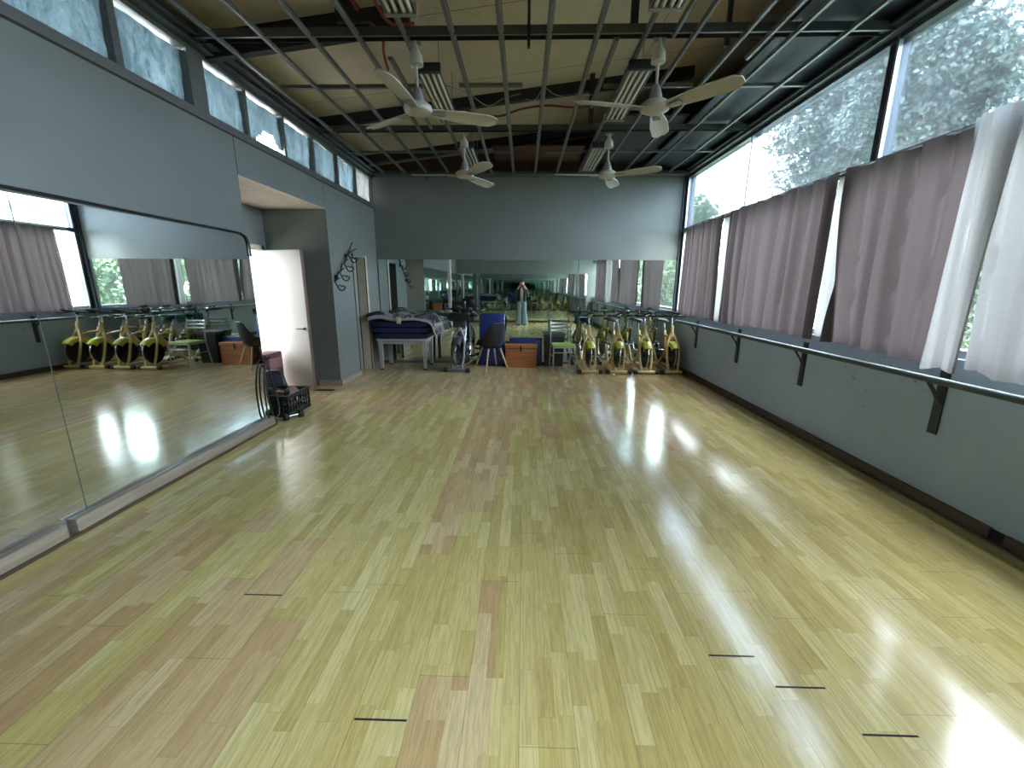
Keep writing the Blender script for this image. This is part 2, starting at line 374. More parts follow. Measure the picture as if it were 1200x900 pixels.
def bez(p0, p1, p2, p3, n=12):
    p0, p1, p2, p3 = map(Vector, (p0, p1, p2, p3))
    return [p0 * (1 - t) ** 3 + p1 * 3 * t * (1 - t) ** 2 + p2 * 3 * t * t * (1 - t) + p3 * t ** 3 for t in [i / (n - 1) for i in range(n)]]
def smoothpath(pts, sub=6):
    P = [Vector(p) for p in pts]; out = []
    for i in range(len(P) - 1):
        a, b, c, d = P[max(i - 1, 0)], P[i], P[i + 1], P[min(i + 2, len(P) - 1)]
        for k in range(sub):
            t = k / sub
            out.append(.5 * ((2 * b) + (c - a) * t + (2 * a - 5 * b + 4 * c - d) * t * t + (3 * b - a - 3 * c + d) * t ** 3))
    out.append(P[-1]); return out
RX = lambda a: Matrix.Rotation(a, 4, 'X')
RY = lambda a: Matrix.Rotation(a, 4, 'Y')
RZ = lambda a: Matrix.Rotation(a, 4, 'Z')
TR = lambda x, y, z: Matrix.Translation((x, y, z))

# ------------------------------------------------------------------ room constants (metres, camera stands over the origin)
XL, XR, YB, YF = -2.68, 2.78, 7.85, -1.40
CZ, SILL_R, SILL_L, MT = 3.29, 2.43, 2.81, 1.91
DECK = lambda x: 3.77 + .116 * x

# ------------------------------------------------------------------ floor, walls, ceiling
f = MB()
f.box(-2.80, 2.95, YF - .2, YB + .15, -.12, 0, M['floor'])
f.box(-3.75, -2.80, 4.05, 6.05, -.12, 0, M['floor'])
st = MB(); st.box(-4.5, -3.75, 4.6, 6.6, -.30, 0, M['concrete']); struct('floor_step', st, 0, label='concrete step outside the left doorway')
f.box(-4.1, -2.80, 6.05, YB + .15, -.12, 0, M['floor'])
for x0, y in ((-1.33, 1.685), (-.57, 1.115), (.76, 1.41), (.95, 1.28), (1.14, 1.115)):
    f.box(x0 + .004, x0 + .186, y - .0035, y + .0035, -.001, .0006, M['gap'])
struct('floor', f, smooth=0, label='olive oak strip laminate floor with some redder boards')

w = MB(); w.box(-2.8, 2.95, YB, YB + .15, 0, CZ, M['wall']); struct('wall_back', w, 0)
w = MB(); w.box(-3.0, 2.95, YB + .02, YB + .3, CZ, 4.6, M['brownb']); struct('wall_above_back', w, 0)
w = MB(); w.box(-2.8, 2.95, YF - .15, YF, 0, 4.6, M['wall']); struct('wall_front', w, 0)
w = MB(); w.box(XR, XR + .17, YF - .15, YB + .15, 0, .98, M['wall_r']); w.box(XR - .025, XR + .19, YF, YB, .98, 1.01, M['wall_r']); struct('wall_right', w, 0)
w = MB(); w.box(XR, XR + .17, YF - .15, YB + .15, CZ, 4.6, M['navy']); struct('wall_above_right', w, 0)
w = MB()
w.box(XL - .12, XL, YF, 4.17, 0, SILL_L, M['wall'])                       # behind the mirrors
w.box(XL - .12, XL, 4.17, 5.94, 2.45, SILL_L, M['wall'])                  # over the recess
w.box(XL - .12, XL, 5.94, 6.74, 0, SILL_L, M['wall'])
w.box(XL - .12, XL, 6.74, 7.22, 1.89, SILL_L, M['wall'])                  # over the second door
w.box(XL - .12, XL, 7.22, YB, 0, SILL_L, M['wall'])
w.box(XL, XL + .0012, 4.166, 4.173, 2.45, 2.775, M['gap']); w.box(XL, XL + .001, 5.93, 5.935, 2.45, 2.775, M['frame_l'])
struct('wall_left', w, 0)
w = MB(); w.box(XL - .12, XL, YF - .15, YB + .15, CZ, 4.0, M['carrier']); struct('wall_above_left', w, 0)
w = MB(); w.box(-3.56, XL - .12, 4.05, 4.17, 0, 2.45, M['wall']); struct('wall_recess_side', w, 0)
w = MB(); w.box(-4.1, XL - .12, 5.94, 6.05, 0, 2.45, M['wall']); struct('wall_recess_end', w, 0)
w = MB(); w.box(-3.68, -3.56, 4.05, 5.08, 0, 2.45, M['wall']); w.box(-3.68, -3.56, 5.08, 5.82, 1.92, 2.45, M['wall']); w.box(-3.68, -3.56, 5.82, 5.94, 0, 2.45, M['wall']); struct('wall_recess_back', w, 0)
w = MB(); w.box(-3.70, XL - .12, 4.05, 6.05, 2.452, 2.56, M['white']); w.box(XL - .12, XL - .002, 4.171, 5.939, 2.446, 2.45, M['white']); struct('ceiling_recess', w, 0)
w = MB(); w.box(-4.2, -4.1, 5.94, YB + .15, 0, 2.45, M['brownwood']); w.box(-4.2, XL - .12, YB, YB + .15, 0, 2.45, M['wall']); w.box(-4.2, XL - .12, 6.05, YB + .15, 2.452, 2.56, M['white']); struct('wall_side_room', w, 0)

# sloped roof deck
c = MB(); y0, y1 = YF - .3, YB + .4
vs = [(x, y, DECK(x) + dz) for dz in (0, .08) for x in (-3.1, 3.1) for y in (y0, y1)]
c.add(vs, [(0, 1, 3, 2), (4, 6, 7, 5), (0, 2, 6, 4), (1, 5, 7, 3), (0, 4, 5, 1), (2, 3, 7, 6)], M['ceil'])
struct('ceiling', c, 0, label='cream roof panels above an open metal ceiling grid')
c = MB(); c.box(2.0, XR, YF, YB, 3.40, 3.425, M['navy']); struct('ceiling_soffit', c, 0, label='navy board along the right edge of the ceiling')
c = MB(); c.box(.98, 1.99, 5.72, YB, 3.47, 3.49, M['charcoal']); struct('ceiling_panel', c, 0, label='charcoal board above the grid in the far right corner')
c = MB(); c.box(-.5, .9, 6.95, 7.75, 3.50, 3.52, M['brownb']); struct('ceiling_duct', c, 0, label='brown red board over the far middle of the grid')

# purlins (sloping with the roof)
for i, (yy, xa, xb, hh) in enumerate(((1.7, -2.78, 2.0, .13), (3.95, -2.78, -.95, .14), (5.75, -2.78, 2.0, .10), (7.3, -2.78, 1.9, .10))):
    p = MB()
    zb = lambda x: DECK(x) - hh - (.05 if i == 1 else 0.02)
    vs = [(x, yy + dy, z) for x in (xa, xb) for dy in (-.035, .035) for z in (zb(x), DECK(x) + .01)]
    p.add(vs, [(0, 1, 3, 2), (4, 6, 7, 5), (0, 4, 5, 1), (2, 3, 7, 6), (0, 2, 6, 4), (1, 5, 7, 3)], M['purlin'])
    struct('beam_%d' % (i + 1), p, 0, label='dark sloping steel purlin under the roof panels')
for i, (px, py, z0, z1, wd) in enumerate(((.82, 3.74, 3.36, 3.98, .055), (.78, 5.58, 3.34, 3.9, .055), (.02, 3.64, 3.20, 3.88, .022), (1.64, 4.0, 3.36, 4.05, .03))):
    p = MB(); p.box(px - wd / 2, px + wd / 2, py - .02, py + .02, z0, z1, M['purlin']); struct('post_%d' % (i + 1), p, 0, label='dark steel hanger between roof and grid')
p = MB(); p.add([(-1.42, 3.60, 3.36), (-1.16, 3.60, 3.36), (-1.42, 3.60, 3.68), (-1.42, 3.64, 3.36), (-1.16, 3.64, 3.36), (-1.42, 3.64, 3.68)], [(0, 1, 2), (3, 5, 4), (0, 3, 4, 1), (1, 4, 5, 2), (2, 5, 3, 0)], M['purlin']); struct('post_5', p, 0, label='black gusset plate above the grid')

# suspended grid of furring channels: one hung frame
t = thing('ceiling_grid', 'open grey metal ceiling frame of furring channels hung under the roof', 'ceiling frame', (0, 0, CZ))
def channel_y(x, y0, y1, wd=.031, h=.026):
    m = MB(); z = .0
    pr = [(-wd * .75, .022), (-wd * .5, .022), (-wd * .36, 0), (wd * .36, 0), (wd * .5, .022), (wd * .75, .022), (wd * .75, .026), (-wd * .75, .026)]
    m.loft([[(x + a, y, b) for a, b in pr] for y in (y0, y1)], M['grid']); return m
for x in (-2.385, -2.02, -1.655, -1.29, -.925, -.56, -.19, .175, .54, .905, 1.275, 1.65, 2.02, 2.395):
    channel_y(x, YF, 7.63).build('runner', t, 0)
for x, a, b in ((1.12, 1.4, 3.72), (1.84, 2.2, 4.05), (-1.14, 4.0, 5.6), (.70, 3.75, 5.0)):
    channel_y(x, a, b).build('runner', t, 0)
def carrier(y, x0, x1, heavy=True):
    m = MB()
    if heavy:
        m.box(x0, x1, y - .028, y + .028, .027, .032, M['grid']); m.box(x0, x1, y - .030, y - .026, .008, .068, M['carrier']); m.box(x0, x1, y + .026, y + .03, .027, .068, M['carrier'])
        m.box(x0, x1, y + .03, y + .075, .062, .068, M['purlin']); m.box(x0, x1, y + .07, y + .075, .02, .068, M['purlin'])
    else:
        m.box(x0, x1, y - .019, y + .019, .027, .031, M['grid']); m.box(x0, x1, y - .019, y - .016, .027, .055, M['grid']); m.box(x0, x1, y + .016, y + .019, .027, .055, M['grid'])
    return m
for y in (-.3, 1.7, 3.69, 5.68): carrier(y, XL, XR).build('carrier', t, 0)
for y, a, b in ((4.57, -2.4, -1.0), (4.56, -.64, -.03), (4.60, .75, 1.6), (4.6, 1.85, XR), (6.6, XL, -.2), (6.6, .3, XR), (2.6, XL, XR), (.7, XL, XR)):
    carrier(y, a, b, False).build('cross_bar', t, 0)
m = MB(); m.box(XL, XR, 7.63, 7.84, .0, .03, M['grid']); m.box(XL, XR, 7.60, 7.63, -.012, .03, M['carrier']); m.build('wall_angle', t, 0)
m = MB(); m.box(XL, XL + .10, YF, 7.84, .0, .05, M['carrier']); m.box(XL + .1, XL + .16, YF, 7.63, .03, .05, M['carrier']); m.build('wall_angle', t, 0)
m = MB(); m.box(XR - .07, XR, YF, 7.84, -.002, .05, M['carrier']); m.box(XR - .11, XR - .07, YF, 7.63, .03, .05, M['frame']); m.build('wall_angle', t, 0)

# ------------------------------------------------------------------ windows, left strip
wn = bpy.data.objects.new('window_1', None); COL.objects.link(wn); tag(wn, 'high strip window along the left wall, panes covered with crinkled blue film', None, None, 'structure')
wn.location = (XL, 0, 0)
m = MB(); m.box(-.10, .035, YF, YB, SILL_L - .035, SILL_L + .03, M['frame_l']); m.box(-.10, .02, YF, YB, 3.255, CZ, M['frame_l']); m.build('window_frame', wn, 0)
mulls = [(YF, .06), (.4, .05), (1.4, .05), (2.40, .05), (3.085, .055), (3.775, .17), (4.41, .045), (5.06, .045), (5.72, .06), (6.43, .04), (7.09, .04), (7.80, .06)]
for y, wd in mulls:
    m = MB(); m.box(-.09, .012 if wd < .1 else .03, y - wd / 2, y + wd / 2, SILL_L + .03, 3.256, M['frame_l']); m.build('mullion', wn, 0)
def film_sheet(y0, y1, z0, z1, x, seed, mt, hole=None):
    rnd = random.Random(seed); ny, nz = 22, 12; vs = []; fs = []
    ph = [rnd.uniform(0, 6) for _ in range(6)]
    for j in range(nz + 1):
        for i in range(ny + 1):
            u, v = i / ny, j / nz; yy = y0 + (y1 - y0) * u; zz = z0 + (z1 - z0) * v
            xx = x + .006 * math.sin(9 * u + 3 * v + ph[0]) + .004 * math.sin(23 * u - 5 * v + ph[1]) + .003 * math.sin(17 * v + ph[2] + 8 * u)
            vs.append((xx, yy, zz))
    for j in range(nz):
        for i in range(ny):
            u, v = (i + .5) / ny, (j + .5) / nz
            if hole and hole(u, v): continue
            a = j * (ny + 1) + i; fs.append((a, a + 1, a + ny + 2, a + ny + 1))
    mb = MB(); mb.add(vs, fs, mt); return mb
for i in range(len(mulls) - 1):
    y0 = mulls[i][0] + mulls[i][1] / 2; y1 = mulls[i + 1][0] - mulls[i + 1][1] / 2
    m = MB(); m.box(-.06, -.055, y0, y1, SILL_L + .03, 3.256, M['glass_c']); g_ = m.build('pane', wn, 0)
    hole = (lambda u, v: v < .02 + .36 * math.exp(-((u - .62) / .26) ** 2) + .1 * u) if i == 6 else None
    top = 3.256 - (.022 if 3 <= i <= 7 else .004)
    film_sheet(y0, y1, SILL_L + .031, top, -.035, i, M['film_g'] if i == 10 else M['film'], hole).build('film', wn, 80, recalc=False)

# ------------------------------------------------------------------ windows, right side: upper and lower panes per bay
bays = [YF, -.25, 1.75, 3.75, 5.77, YB - .05]
for i in range(5):
    a, b = bays[i], bays[i + 1]
    wr = bpy.data.objects.new('window_%d' % (i + 2), None); COL.objects.link(wr); wr.location = (XR, 0, 0)
    tag(wr, 'tall right hand window bay with dark frame, upper pane clear and lower pane behind curtains', None, None, 'structure')
    heavy = i != 3
    wd = .075 if heavy else .04
    m = MB(); m.box(.02, .11, b - wd / 2, b + wd / 2, 1.01, CZ, M['frame'] if heavy else M['alu']); m.box(.0, .03, b - wd / 2 - .03, b - wd / 2 - .008, 1.01, CZ, M['alu']); m.build('mullion', wr, 0)
    m = MB(); m.box(-.03, .11, a, b, SILL_R - .065, SILL_R, M['frame']); m.box(-.045, -.03, a, b, SILL_R - .045, SILL_R - .03, M['frame']); m.box(.0, .11, a, b, CZ - .04, CZ, M['frame']); m.box(.02, .10, a, b, 1.01, 1.06, M['alu']); m.build('window_frame', wr, 0)
    m = MB(); m.box(.055, .062, a, b, SILL_R, CZ - .04, M['glass']); m.build('upper_pane', wr, 0)
    m = MB(); m.box(.055, .062, a, b, 1.06, SILL_R - .065, M['glass_c']); m.build('lower_pane', wr, 0)
m = MB(); m.box(XR - .0, XR + .11, YB - .05, YB, 1.01, CZ, M['frame']); m.box(XR - .04, XR, YB - .035, YB, 1.0, 3.29, M['frame']); struct('trim_1', m, 0)

# curtains
def curtain(label, y0, y1, zt, zb, nf, amp, seed, mt, x=2.625, lean=0., flare=0., sag=.02):
    rnd = random.Random(seed); ny = max(24, int(nf * 14)); nz = 26; vs = []; fs = []
    ph = [rnd.uniform(0, 6.28) for _ in range(8)]
    for j in range(nz + 1):
        v = j / nz
        for i in range(ny + 1):
            u = i / ny
            s = u * nf * 2 * PI + 1.6 * math.sin(u * 5 + ph[0]) + .9 * math.sin(u * 11 + ph[4]) + lean * v * (2 + math.sin(3 * u + ph[1]))
            kk = (1 - 2 * abs(math.sin(s * .5)) ** .75) * 1.35 + .30 * math.sin(1.7 * s + ph[2] + v) + .30 * math.sin(.41 * s + ph[3] - 2 * v)
            A = amp * (.55 + .45 * math.sin(v * 1.7 + .4)) * (.6 + .5 * math.sin(u * 4.3 + ph[5]) ** 2)
            xx = x + A * kk + .012 * math.sin(3.1 * v + 4 * u + ph[6])
            yy = y0 + (y1 - y0) * u + A * .35 * math.cos(s) + flare * v * (u - .5)
            top = zt - sag * (.5 - .5 * math.cos(2 * PI * u * max(2, round((y1 - y0) / .32)))) * (1 if nf > 2 else .3)
            bot = zb + .012 * math.sin(7 * u + ph[7])
            vs.append((xx, yy, top + (bot - top) * v))
    for j in range(nz):
        for i in range(ny):
            a = j * (ny + 1) + i; fs.append((a, a + 1, a + ny + 2, a + ny + 1))
    mb = MB(); mb.add(vs, fs, mt); o = mb.build('curtain', None, 80, recalc=False)
    return tag(o, label, 'curtain', 'curtains along the right windows')
curtain('short mauve grey curtain hanging nearest the far wall mirror', 5.98, 7.32, 2.385, 1.0, 11, .026, 1, M['curtain'], x=2.665, sag=.02)
curtain('narrow pale curtain strip between the two farthest mauve curtains', 5.72, 6.13, 2.37, .97, 2.2, .010, 2, M['curtain_s'], x=2.732)
curtain('wide mauve grey curtain in the middle bay, second along from far wall', 3.84, 5.70, 2.385, 1.00, 9, .036, 3, M['curtain'], lean=.6, sag=.02)
curtain('narrow gathered pale curtain strip beside the heavy window post', 3.66, 3.985, 2.37, 1.02, 2.0, .014, 4, M['curtain_s'], x=2.725)
curtain('broad mauve grey curtain with long slanting folds nearest the viewer', 2.68, 3.76, 2.39, .985, 4.5, .036, 5, M['curtain'], x=2.65, lean=1.2, sag=.02)
curtain('pale lining fold of curtain bunched over the end of broad mauve curtain', 2.44, 2.70, 2.385, .965, 1.2, .034, 6, M['curtain_l'], x=2.535, lean=.5, flare=-.06)
curtain('pale grey curtain edge hanging last before the bare window', 1.98, 2.58, 2.385, .96, 2.2, .03, 8, M['curtain_w'], x=2.655, lean=.6, flare=-.08)
curtain('mauve grey curtain beside the camera, only reflected in the mirrors', 0.05, 1.80, 2.36, .99, 7, .036, 9, M['curtain'])  # outside the direct view; its spread is set to hold back window light

t = thing('curtain_rail', 'thin pale metal rail the right hand curtains hang from', 'curtain rail', (2.715, 0, 2.402))
MB().tube([(0, -1.3, 0), (0, 7.55, 0)], .008, M['alu'], 8).build('rod', t, 60)
for y in (-1.2, .75, 2.1, 3.77, 5.75, 7.5):
    m = MB(); m.tube([(0, y, 0), (.036, y, .006)], .006, M['alu'], 8); m.build('rail_bracket', t, 60)
# ------------------------------------------------------------------ skirtings and kick boards
m = MB(); m.box(XR - .022, XR, 2.27, YB, 0, .075, M['base_r']); m.box(XR - .022, XR, YF, 2.19, 0, .075, M['base_r']); m.box(XR - .012, XR, 2.19, 2.27, 0, .07, M['gap']); m.box(XR - .05, XR - .022, YF, YB, 0, .012, M['base_r']); struct('baseboard_right', m, 0)
m = MB(); m.rbox(XL, XL + .062, 2.135, 4.16, 0, .10, .008, M['base_l']); m.rbox(XL, XL + .062, .30, 2.085, 0, .10, .008, M['base_l']); m.box(XL + .062, XL + .075, .3, 4.16, 0, .02, M['base_r']); struct('baseboard_left', m, 35)
m = MB(); m.box(XL - .12, XL - .01, 5.922, 5.94, 0, .085, M['base_l']); m.box(-3.0, XL - .12, 5.922, 5.94, 0, .085, M['base_l']); m.box(XL, XL + .016, 5.94, 6.70, 0, .085, M['base_l']); m.box(XL, XL + .016, 7.30, YB, 0, .085, M['base_l']); m.box(-2.95, XL + .01, 5.62, 5.70, 0, .006, M['gap']); struct('baseboard_recess', m, 0)

# ------------------------------------------------------------------ mirrors
def mirror_panel(label, x0, x1, y0, y1, z0, z1, mt, group):
    m = MB(); m.box(x0, x1, y0, y1, z0, z1, mt); o = m.build('wall_mirror', None, 0); return tag(o, label, 'mirror', group)
mirror_panel('large mirror panel on the left wall ending at the doorway recess', XL, XL + .008, 2.253, 4.165, .10, MT, M['mirror'], 'left wall mirrors')
mirror_panel('large mirror panel on the left wall nearest the camera, left of the black seam', XL, XL + .008, .36, 2.247, .10, MT, M['mirror'], 'left wall mirrors')
mirror_panel('mirror panel left of the white post behind the camera', XL, XL + .008, -1.35, .16, .10, MT, M['mirror_g'], 'left wall mirrors')
m = MB(); m.box(XL, XL + .06, .18, .32, 0, SILL_L - .04, M['white']); struct('trim_2', m, 0, bevel=.004)
for x0, x1, lb in ((-2.66, -.815, 'left of three far wall mirrors, behind the stacked navy mats'), (-.805, .985, 'middle of three far wall mirrors, behind the chest and reflecting the person'), (.995, 2.74, 'right of three far wall mirrors, behind the yellow bikes')):
    mirror_panel(lb, x0, x1, YB - .008, YB, .05, MT, M['mirror_g'], 'far wall mirrors')
for x0, x1, lb in ((-2.64, -.82, 'mirror on the wall behind the camera, end nearest the left wall'), (-.81, .98, 'mirror on the wall behind the camera, directly behind the person'), (.99, 2.5, 'mirror on the wall behind the camera, end nearest the windows')):
    mirror_panel(lb, x0, x1, YF, YF + .008, .09, MT, M['mirror_g'], 'mirrors behind the camera')
m = MB(); m.box(-2.68, 2.78, YF, YF + .03, 0, .09, M['base_r']); struct('baseboard_front', m, 0)
# black edging cable along the top of the left mirrors
m = MB(); m.tube(smoothpath([(XL + .012, .4, 1.93), (XL + .012, 2.2, 1.935), (XL + .012, 3.2, 1.928), (XL + .014, 3.95, 1.925), (XL + .016, 4.10, 1.91), (XL + .02, 4.16, 1.86), (XL + .02, 4.168, 1.72)], 5), .0095, M['black'], 8)
tag(m.build('cable'), 'black cable running along the top edge of the left mirrors', 'cable')
# door leaf in the recess
m = MB(); m.box(-3.575, -3.55, 5.03, 5.08, 0, 1.97, M['casing']); m.box(-3.575, -3.55, 5.82, 5.87, 0, 1.97, M['casing']); m.box(-3.575, -3.55, 5.03, 5.87, 1.92, 1.97, M['casing']); struct('trim_3', m, 0)
dl = bpy.data.objects.new('door_1', None); COL.objects.link(dl); dl.location = (-3.555, 5.80, 0); dl.rotation_euler = (0, 0, math.atan2(5.62 - 5.80, -2.91 + 3.555))
tag(dl, 'open cream painted door with dark lever handle in the left recess', None, None, 'structure')
m = MB(); m.box(.0, .67, -.02, .02, .012, 1.90, M['door']); m.build('door_leaf', dl, 0, .003)
m = MB(); m.box(.665, .674, -.021, .021, .012, 1.90, M['brownwood']); m.build('door_edge', dl, 0)
m = MB(); m.lathe([(.022, 0), (.022, .008), (.012, .012), (.010, .04)], M['handle'], 14, TR(.615, -.02, .87) @ RX(PI / 2)); m.tube([(.615, -.058, .87), (.57, -.062, .872), (.51, -.06, .866)], [.009, .009, .007], M['handle'], 10); m.build('door_handle', dl, 40)
# second doorway: cream casing, leaf standing ajar inside
m = MB(); m.box(XL - .125, XL + .004, 7.20, 7.222, 0, 1.89, M['casing']); m.box(XL - .002, XL + .018, 7.205, 7.28, 0, 1.93, M['casing']); m.box(XL - .002, XL + .016, 6.69, 6.74, 0, 1.93, M['wall']); m.box(XL - .002, XL + .016, 6.69, 7.28, 1.89, 1.93, M['wall']); m.box(XL + .004, XL + .02, 7.203, 7.212, 0, 1.91, M['brownwood']); struct('trim_4', m, 0)
dl = bpy.data.objects.new('door_2', None); COL.objects.link(dl); dl.location = (XL - .13, 7.17, 0); dl.rotation_euler = (0, 0, math.radians(172)); tag(dl, 'brown door standing open inside the narrow far left doorway', None, None, 'structure')
m = MB(); m.box(.01, .46, -.018, .018, .01, 1.88, M['door']); m.build('door_leaf', dl, 0, .003)
m = MB(); m.lathe([(.02, 0), (.02, .01), (.01, .02), (.022, .05), (.012, .07)], M['handle'], 12, TR(.40, .018, .95) @ RX(-PI / 2)); m.build('door_handle', dl, 40)

# ------------------------------------------------------------------ barre
t = thing('ballet_barre', 'dark green grey ballet barre on bracket plates along the right wall', 'barre', (XR, 0, 0))
m = MB(); m.tube([(-.10, YF + .05, .865), (-.10, 7.45, .865)], .024, M['barre'], 14); m.build('rail', t, 50)
for y in (-.2, 1.35, 2.75, 4.14, 5.43, 6.75):
    m = MB(); m.box(-.013, 0, y - .032, y + .032, .49, .925, M['barre_b']); pl = m.build('bracket_plate', t, 0, .002)
    m = MB(); m.box(-.105, -.012, y - .018, y + .018, .836, .845, M['barre_b']); m.tube([(-.012, y, .70), (-.045, y, .765), (-.10, y, .838)], .013, M['barre_b'], 8, flat=(1.5, .6)); m.build('bracket_arm', pl, 40)

# ------------------------------------------------------------------ ceiling fans
def blade_mesh(ang, L=.66, r0=.10, tilt=-.24, droop=.0):
    m = MB(); n = 12; rings = []
    for i in range(n + 1):
        u = i / n; r = r0 + (L - r0) * u
        wdt = .042 + .030 * min(1, u * 2.2) - (.040 * max(0, (u - .86) / .14) ** 2)
        th = .004; tz = -droop * u
        pr = []
        for k in range(7):
            s = -1 + 2 * k / 6; pr.append((r, s * wdt, tz + s * wdt * tilt + .006 * (1 - s * s) + th))
        for k in range(7):
            s = 1 - 2 * k / 6; pr.append((r, s * wdt, tz + s * wdt * tilt + .006 * (1 - s * s) - th))
        rings.append(pr)
    m.loft(rings, M['fan'], M4=RZ(ang)); return m
def blade_arm(ang):
    m = MB(); m.box(.055, .17, -.018, .018, -.012, -.004, M['fan_m'], RZ(ang)); m.box(.15, .22, -.032, .032, -.011, -.006, M['fan_m'], RZ(ang)); return m
def make_fan(loc, angs, label, drop=.45):
    t = thing('ceiling_fan', label, 'ceiling fan', loc, 0, 'three blade ceiling fans')
    m = MB(); m.tube([(0, 0, .06), (0, 0, drop)], .011, M['fan'], 10); m.build('downrod', t, 50)
    m = MB(); m.lathe([(.018, drop - .14), (.055, drop - .13), (.05, drop - .07), (.022, drop - .02), (.015, drop + .03)], M['fan'], 20); m.box(-.045, .045, -.012, .012, drop + .005, drop + .03, M['fan_m']); m.build('hanger', t, 40)
    m = MB(); m.lathe([(.016, .17), (.03, .15), (.05, .085), (.052, .06), (.03, .05)], M['fan_m'], 20); m.build('lower_canopy', t, 40)
    m = MB(); m.lathe([(.03, .06), (.085, .05), (.11, .03), (.115, .008), (.105, -.012), (.08, -.022), (.03, -.028)], M['fan'], 28); m.build('motor', t, 40)
    for a in angs:
        b = blade_mesh(math.radians(a)).build('blade', t, 60); blade_arm(math.radians(a)).build('blade_arm', b, 0)
    return t
make_fan((-.86, 3.74, 2.815), (262, 22, 144), 'white ceiling fan hanging over the left side of the near beam')
make_fan((1.02, 3.73, 2.815), (193, 313, 68), 'white ceiling fan hanging over the right side of the near beam')
make_fan((-.755, 5.70, 2.80), (303, 63, 183), 'white ceiling fan on the left in front of the far wall')
make_fan((1.035, 5.72, 2.80), (185, 329, 70), 'white ceiling fan on the right in front of the far wall')

# ------------------------------------------------------------------ fluorescent lamps
def make_lamp():
    t = thing('fluorescent_light', 'x', 'ceiling light', (0, 0, 0), 0, 'unlit fluorescent fittings')
    m = MB(); m.loft([[(-.105, y, 0), (-.085, y, .05), (.085, y, .05), (.105, y, 0), (.10, y, 0), (.08, y, .044), (-.08, y, .044), (-.10, y, 0)] for y in (0, 1.08)], M['tray']); m.build('housing', t, 0)
    for x in (-.072, -.026, .026, .072):
        m = MB(); m.tube([(x, .035, .006), (x, 1.045, .006)], .013, M['tube'], 10); m.tube([(x, .015, .006), (x, .036, .006)], .0135, M['alu'], 10); m.tube([(x, 1.044, .006), (x, 1.065, .006)], .0135, M['alu'], 10); m.build('tube', t, 50)
    m = MB(); m.rbox(-.108, .108, -.035, .012, -.01, .06, .006, M['black']); m.build('end_cap', t, 40)
    m = MB(); m.rbox(-.108, .108, 1.07, 1.11, -.01, .06, .006, M['tray']); m.build('end_cap', t, 40)
    for y in (.2, .9): MB().tube([(.055, y, .05), (.055, y, .40)], .004, M['wire'], 6).build('suspension_wire', t, 0)
    return t
L0 = make_lamp(); L0.location = (-.82, 4.0, 3.20); L0['label'] = 'unlit four tube light above the near left fan'
for (x, y, lb) in ((.955, 3.98, 'unlit four tube light left of the near right fan rod'), (-.77, 5.96, 'unlit four tube light behind the far left fan rod'), (.975, 5.98, 'unlit four tube light beside the far right fan rod'),
                   (-.83, 2.14, 'unlit tube light at top edge of view, over the left side'), (.90, 2.12, 'unlit tube light at top edge of view, over the right side')):
    dup(L0, (x, y, 3.20), 0, lb)

# conduits and wires above the grid
def cable(pts, r, mt, label, cat='cable', name='cable', sub=7):
    m = MB(); m.tube(smoothpath(pts, sub), r, mt, 8); return tag(m.build(name, None, 60), label, cat)
cable([(-1.30, 3.1, 3.55), (-1.26, 3.5, 3.45), (-1.24, 3.66, 3.43), (-1.18, 3.80, 3.42), (-1.14, 3.86, 3.45), (-1.18, 4.0, 3.47), (-1.25, 4.2, 3.45), (-1.31, 4.52, 3.45)], .012, M['red'], 'red conduit looping over the near beam at upper left', 'conduit', 'conduit')
cable([(-1.12, 3.1, 3.55), (-1.10, 3.5, 3.46), (-1.08, 3.72, 3.44), (-1.03, 3.84, 3.46), (-.9, 3.9, 3.50)], .012, M['red'], 'short red conduit beside the looping one near the top light', 'conduit', 'conduit')
cable([(-.72, 5.40, 3.44), (-.55, 5.5, 3.42), (-.30, 5.56, 3.42), (-.05, 5.42, 3.44), (.24, 5.38, 3.46), (.54, 5.46, 3.47), (.75, 5.52, 3.5)], .012, M['darkred'], 'dark red conduit running sideways between the two fans', 'conduit', 'conduit')
cable([(-.95, 5.2, 3.42), (-.88, 5.4, 3.36), (-.98, 5.5, 3.40), (-.85, 5.55, 3.36), (-.78, 5.42, 3.41), (-.90, 5.36, 3.43), (-.74, 5.60, 3.38), (-.92, 5.62, 3.40)], .014, M['darkred'], 'tangle of dark red conduit behind the near left fan', 'conduit', 'conduit')
cable([(-.85, 4.95, 3.50), (-.60, 4.75, 3.35), (-.40, 4.95, 3.30), (-.25, 4.9, 3.34), (-.12, 4.78, 3.33), (-.05, 4.75, 3.33)], .0045, M['wire'], 'pale loose wire sagging left of the centre runners', 'wire', 'wire')
cable([(.0, 5.0, 3.38), (.10, 4.9, 3.33), (.175, 4.6, 3.32), (.28, 4.8, 3.35), (.40, 5.0, 3.40)], .0045, M['wire'], 'pale loose wire fanning out at the centre runner', 'wire', 'wire')
cable([(.50, 4.95, 3.38), (.54, 4.75, 3.33), (.62, 4.9, 3.36), (.70, 5.0, 3.42)], .0045, M['wire'], 'pale loose wire at the runner left of the right light', 'wire', 'wire')
cable([(-1.98, 7.62, 3.30), (-1.70, 7.60, 3.295), (-1.66, 7.6, 3.26), (-1.64, 7.6, 3.17)], .007, M['black'], 'black cable end dangling at the top of the far wall', 'cable', 'hanging_cable')

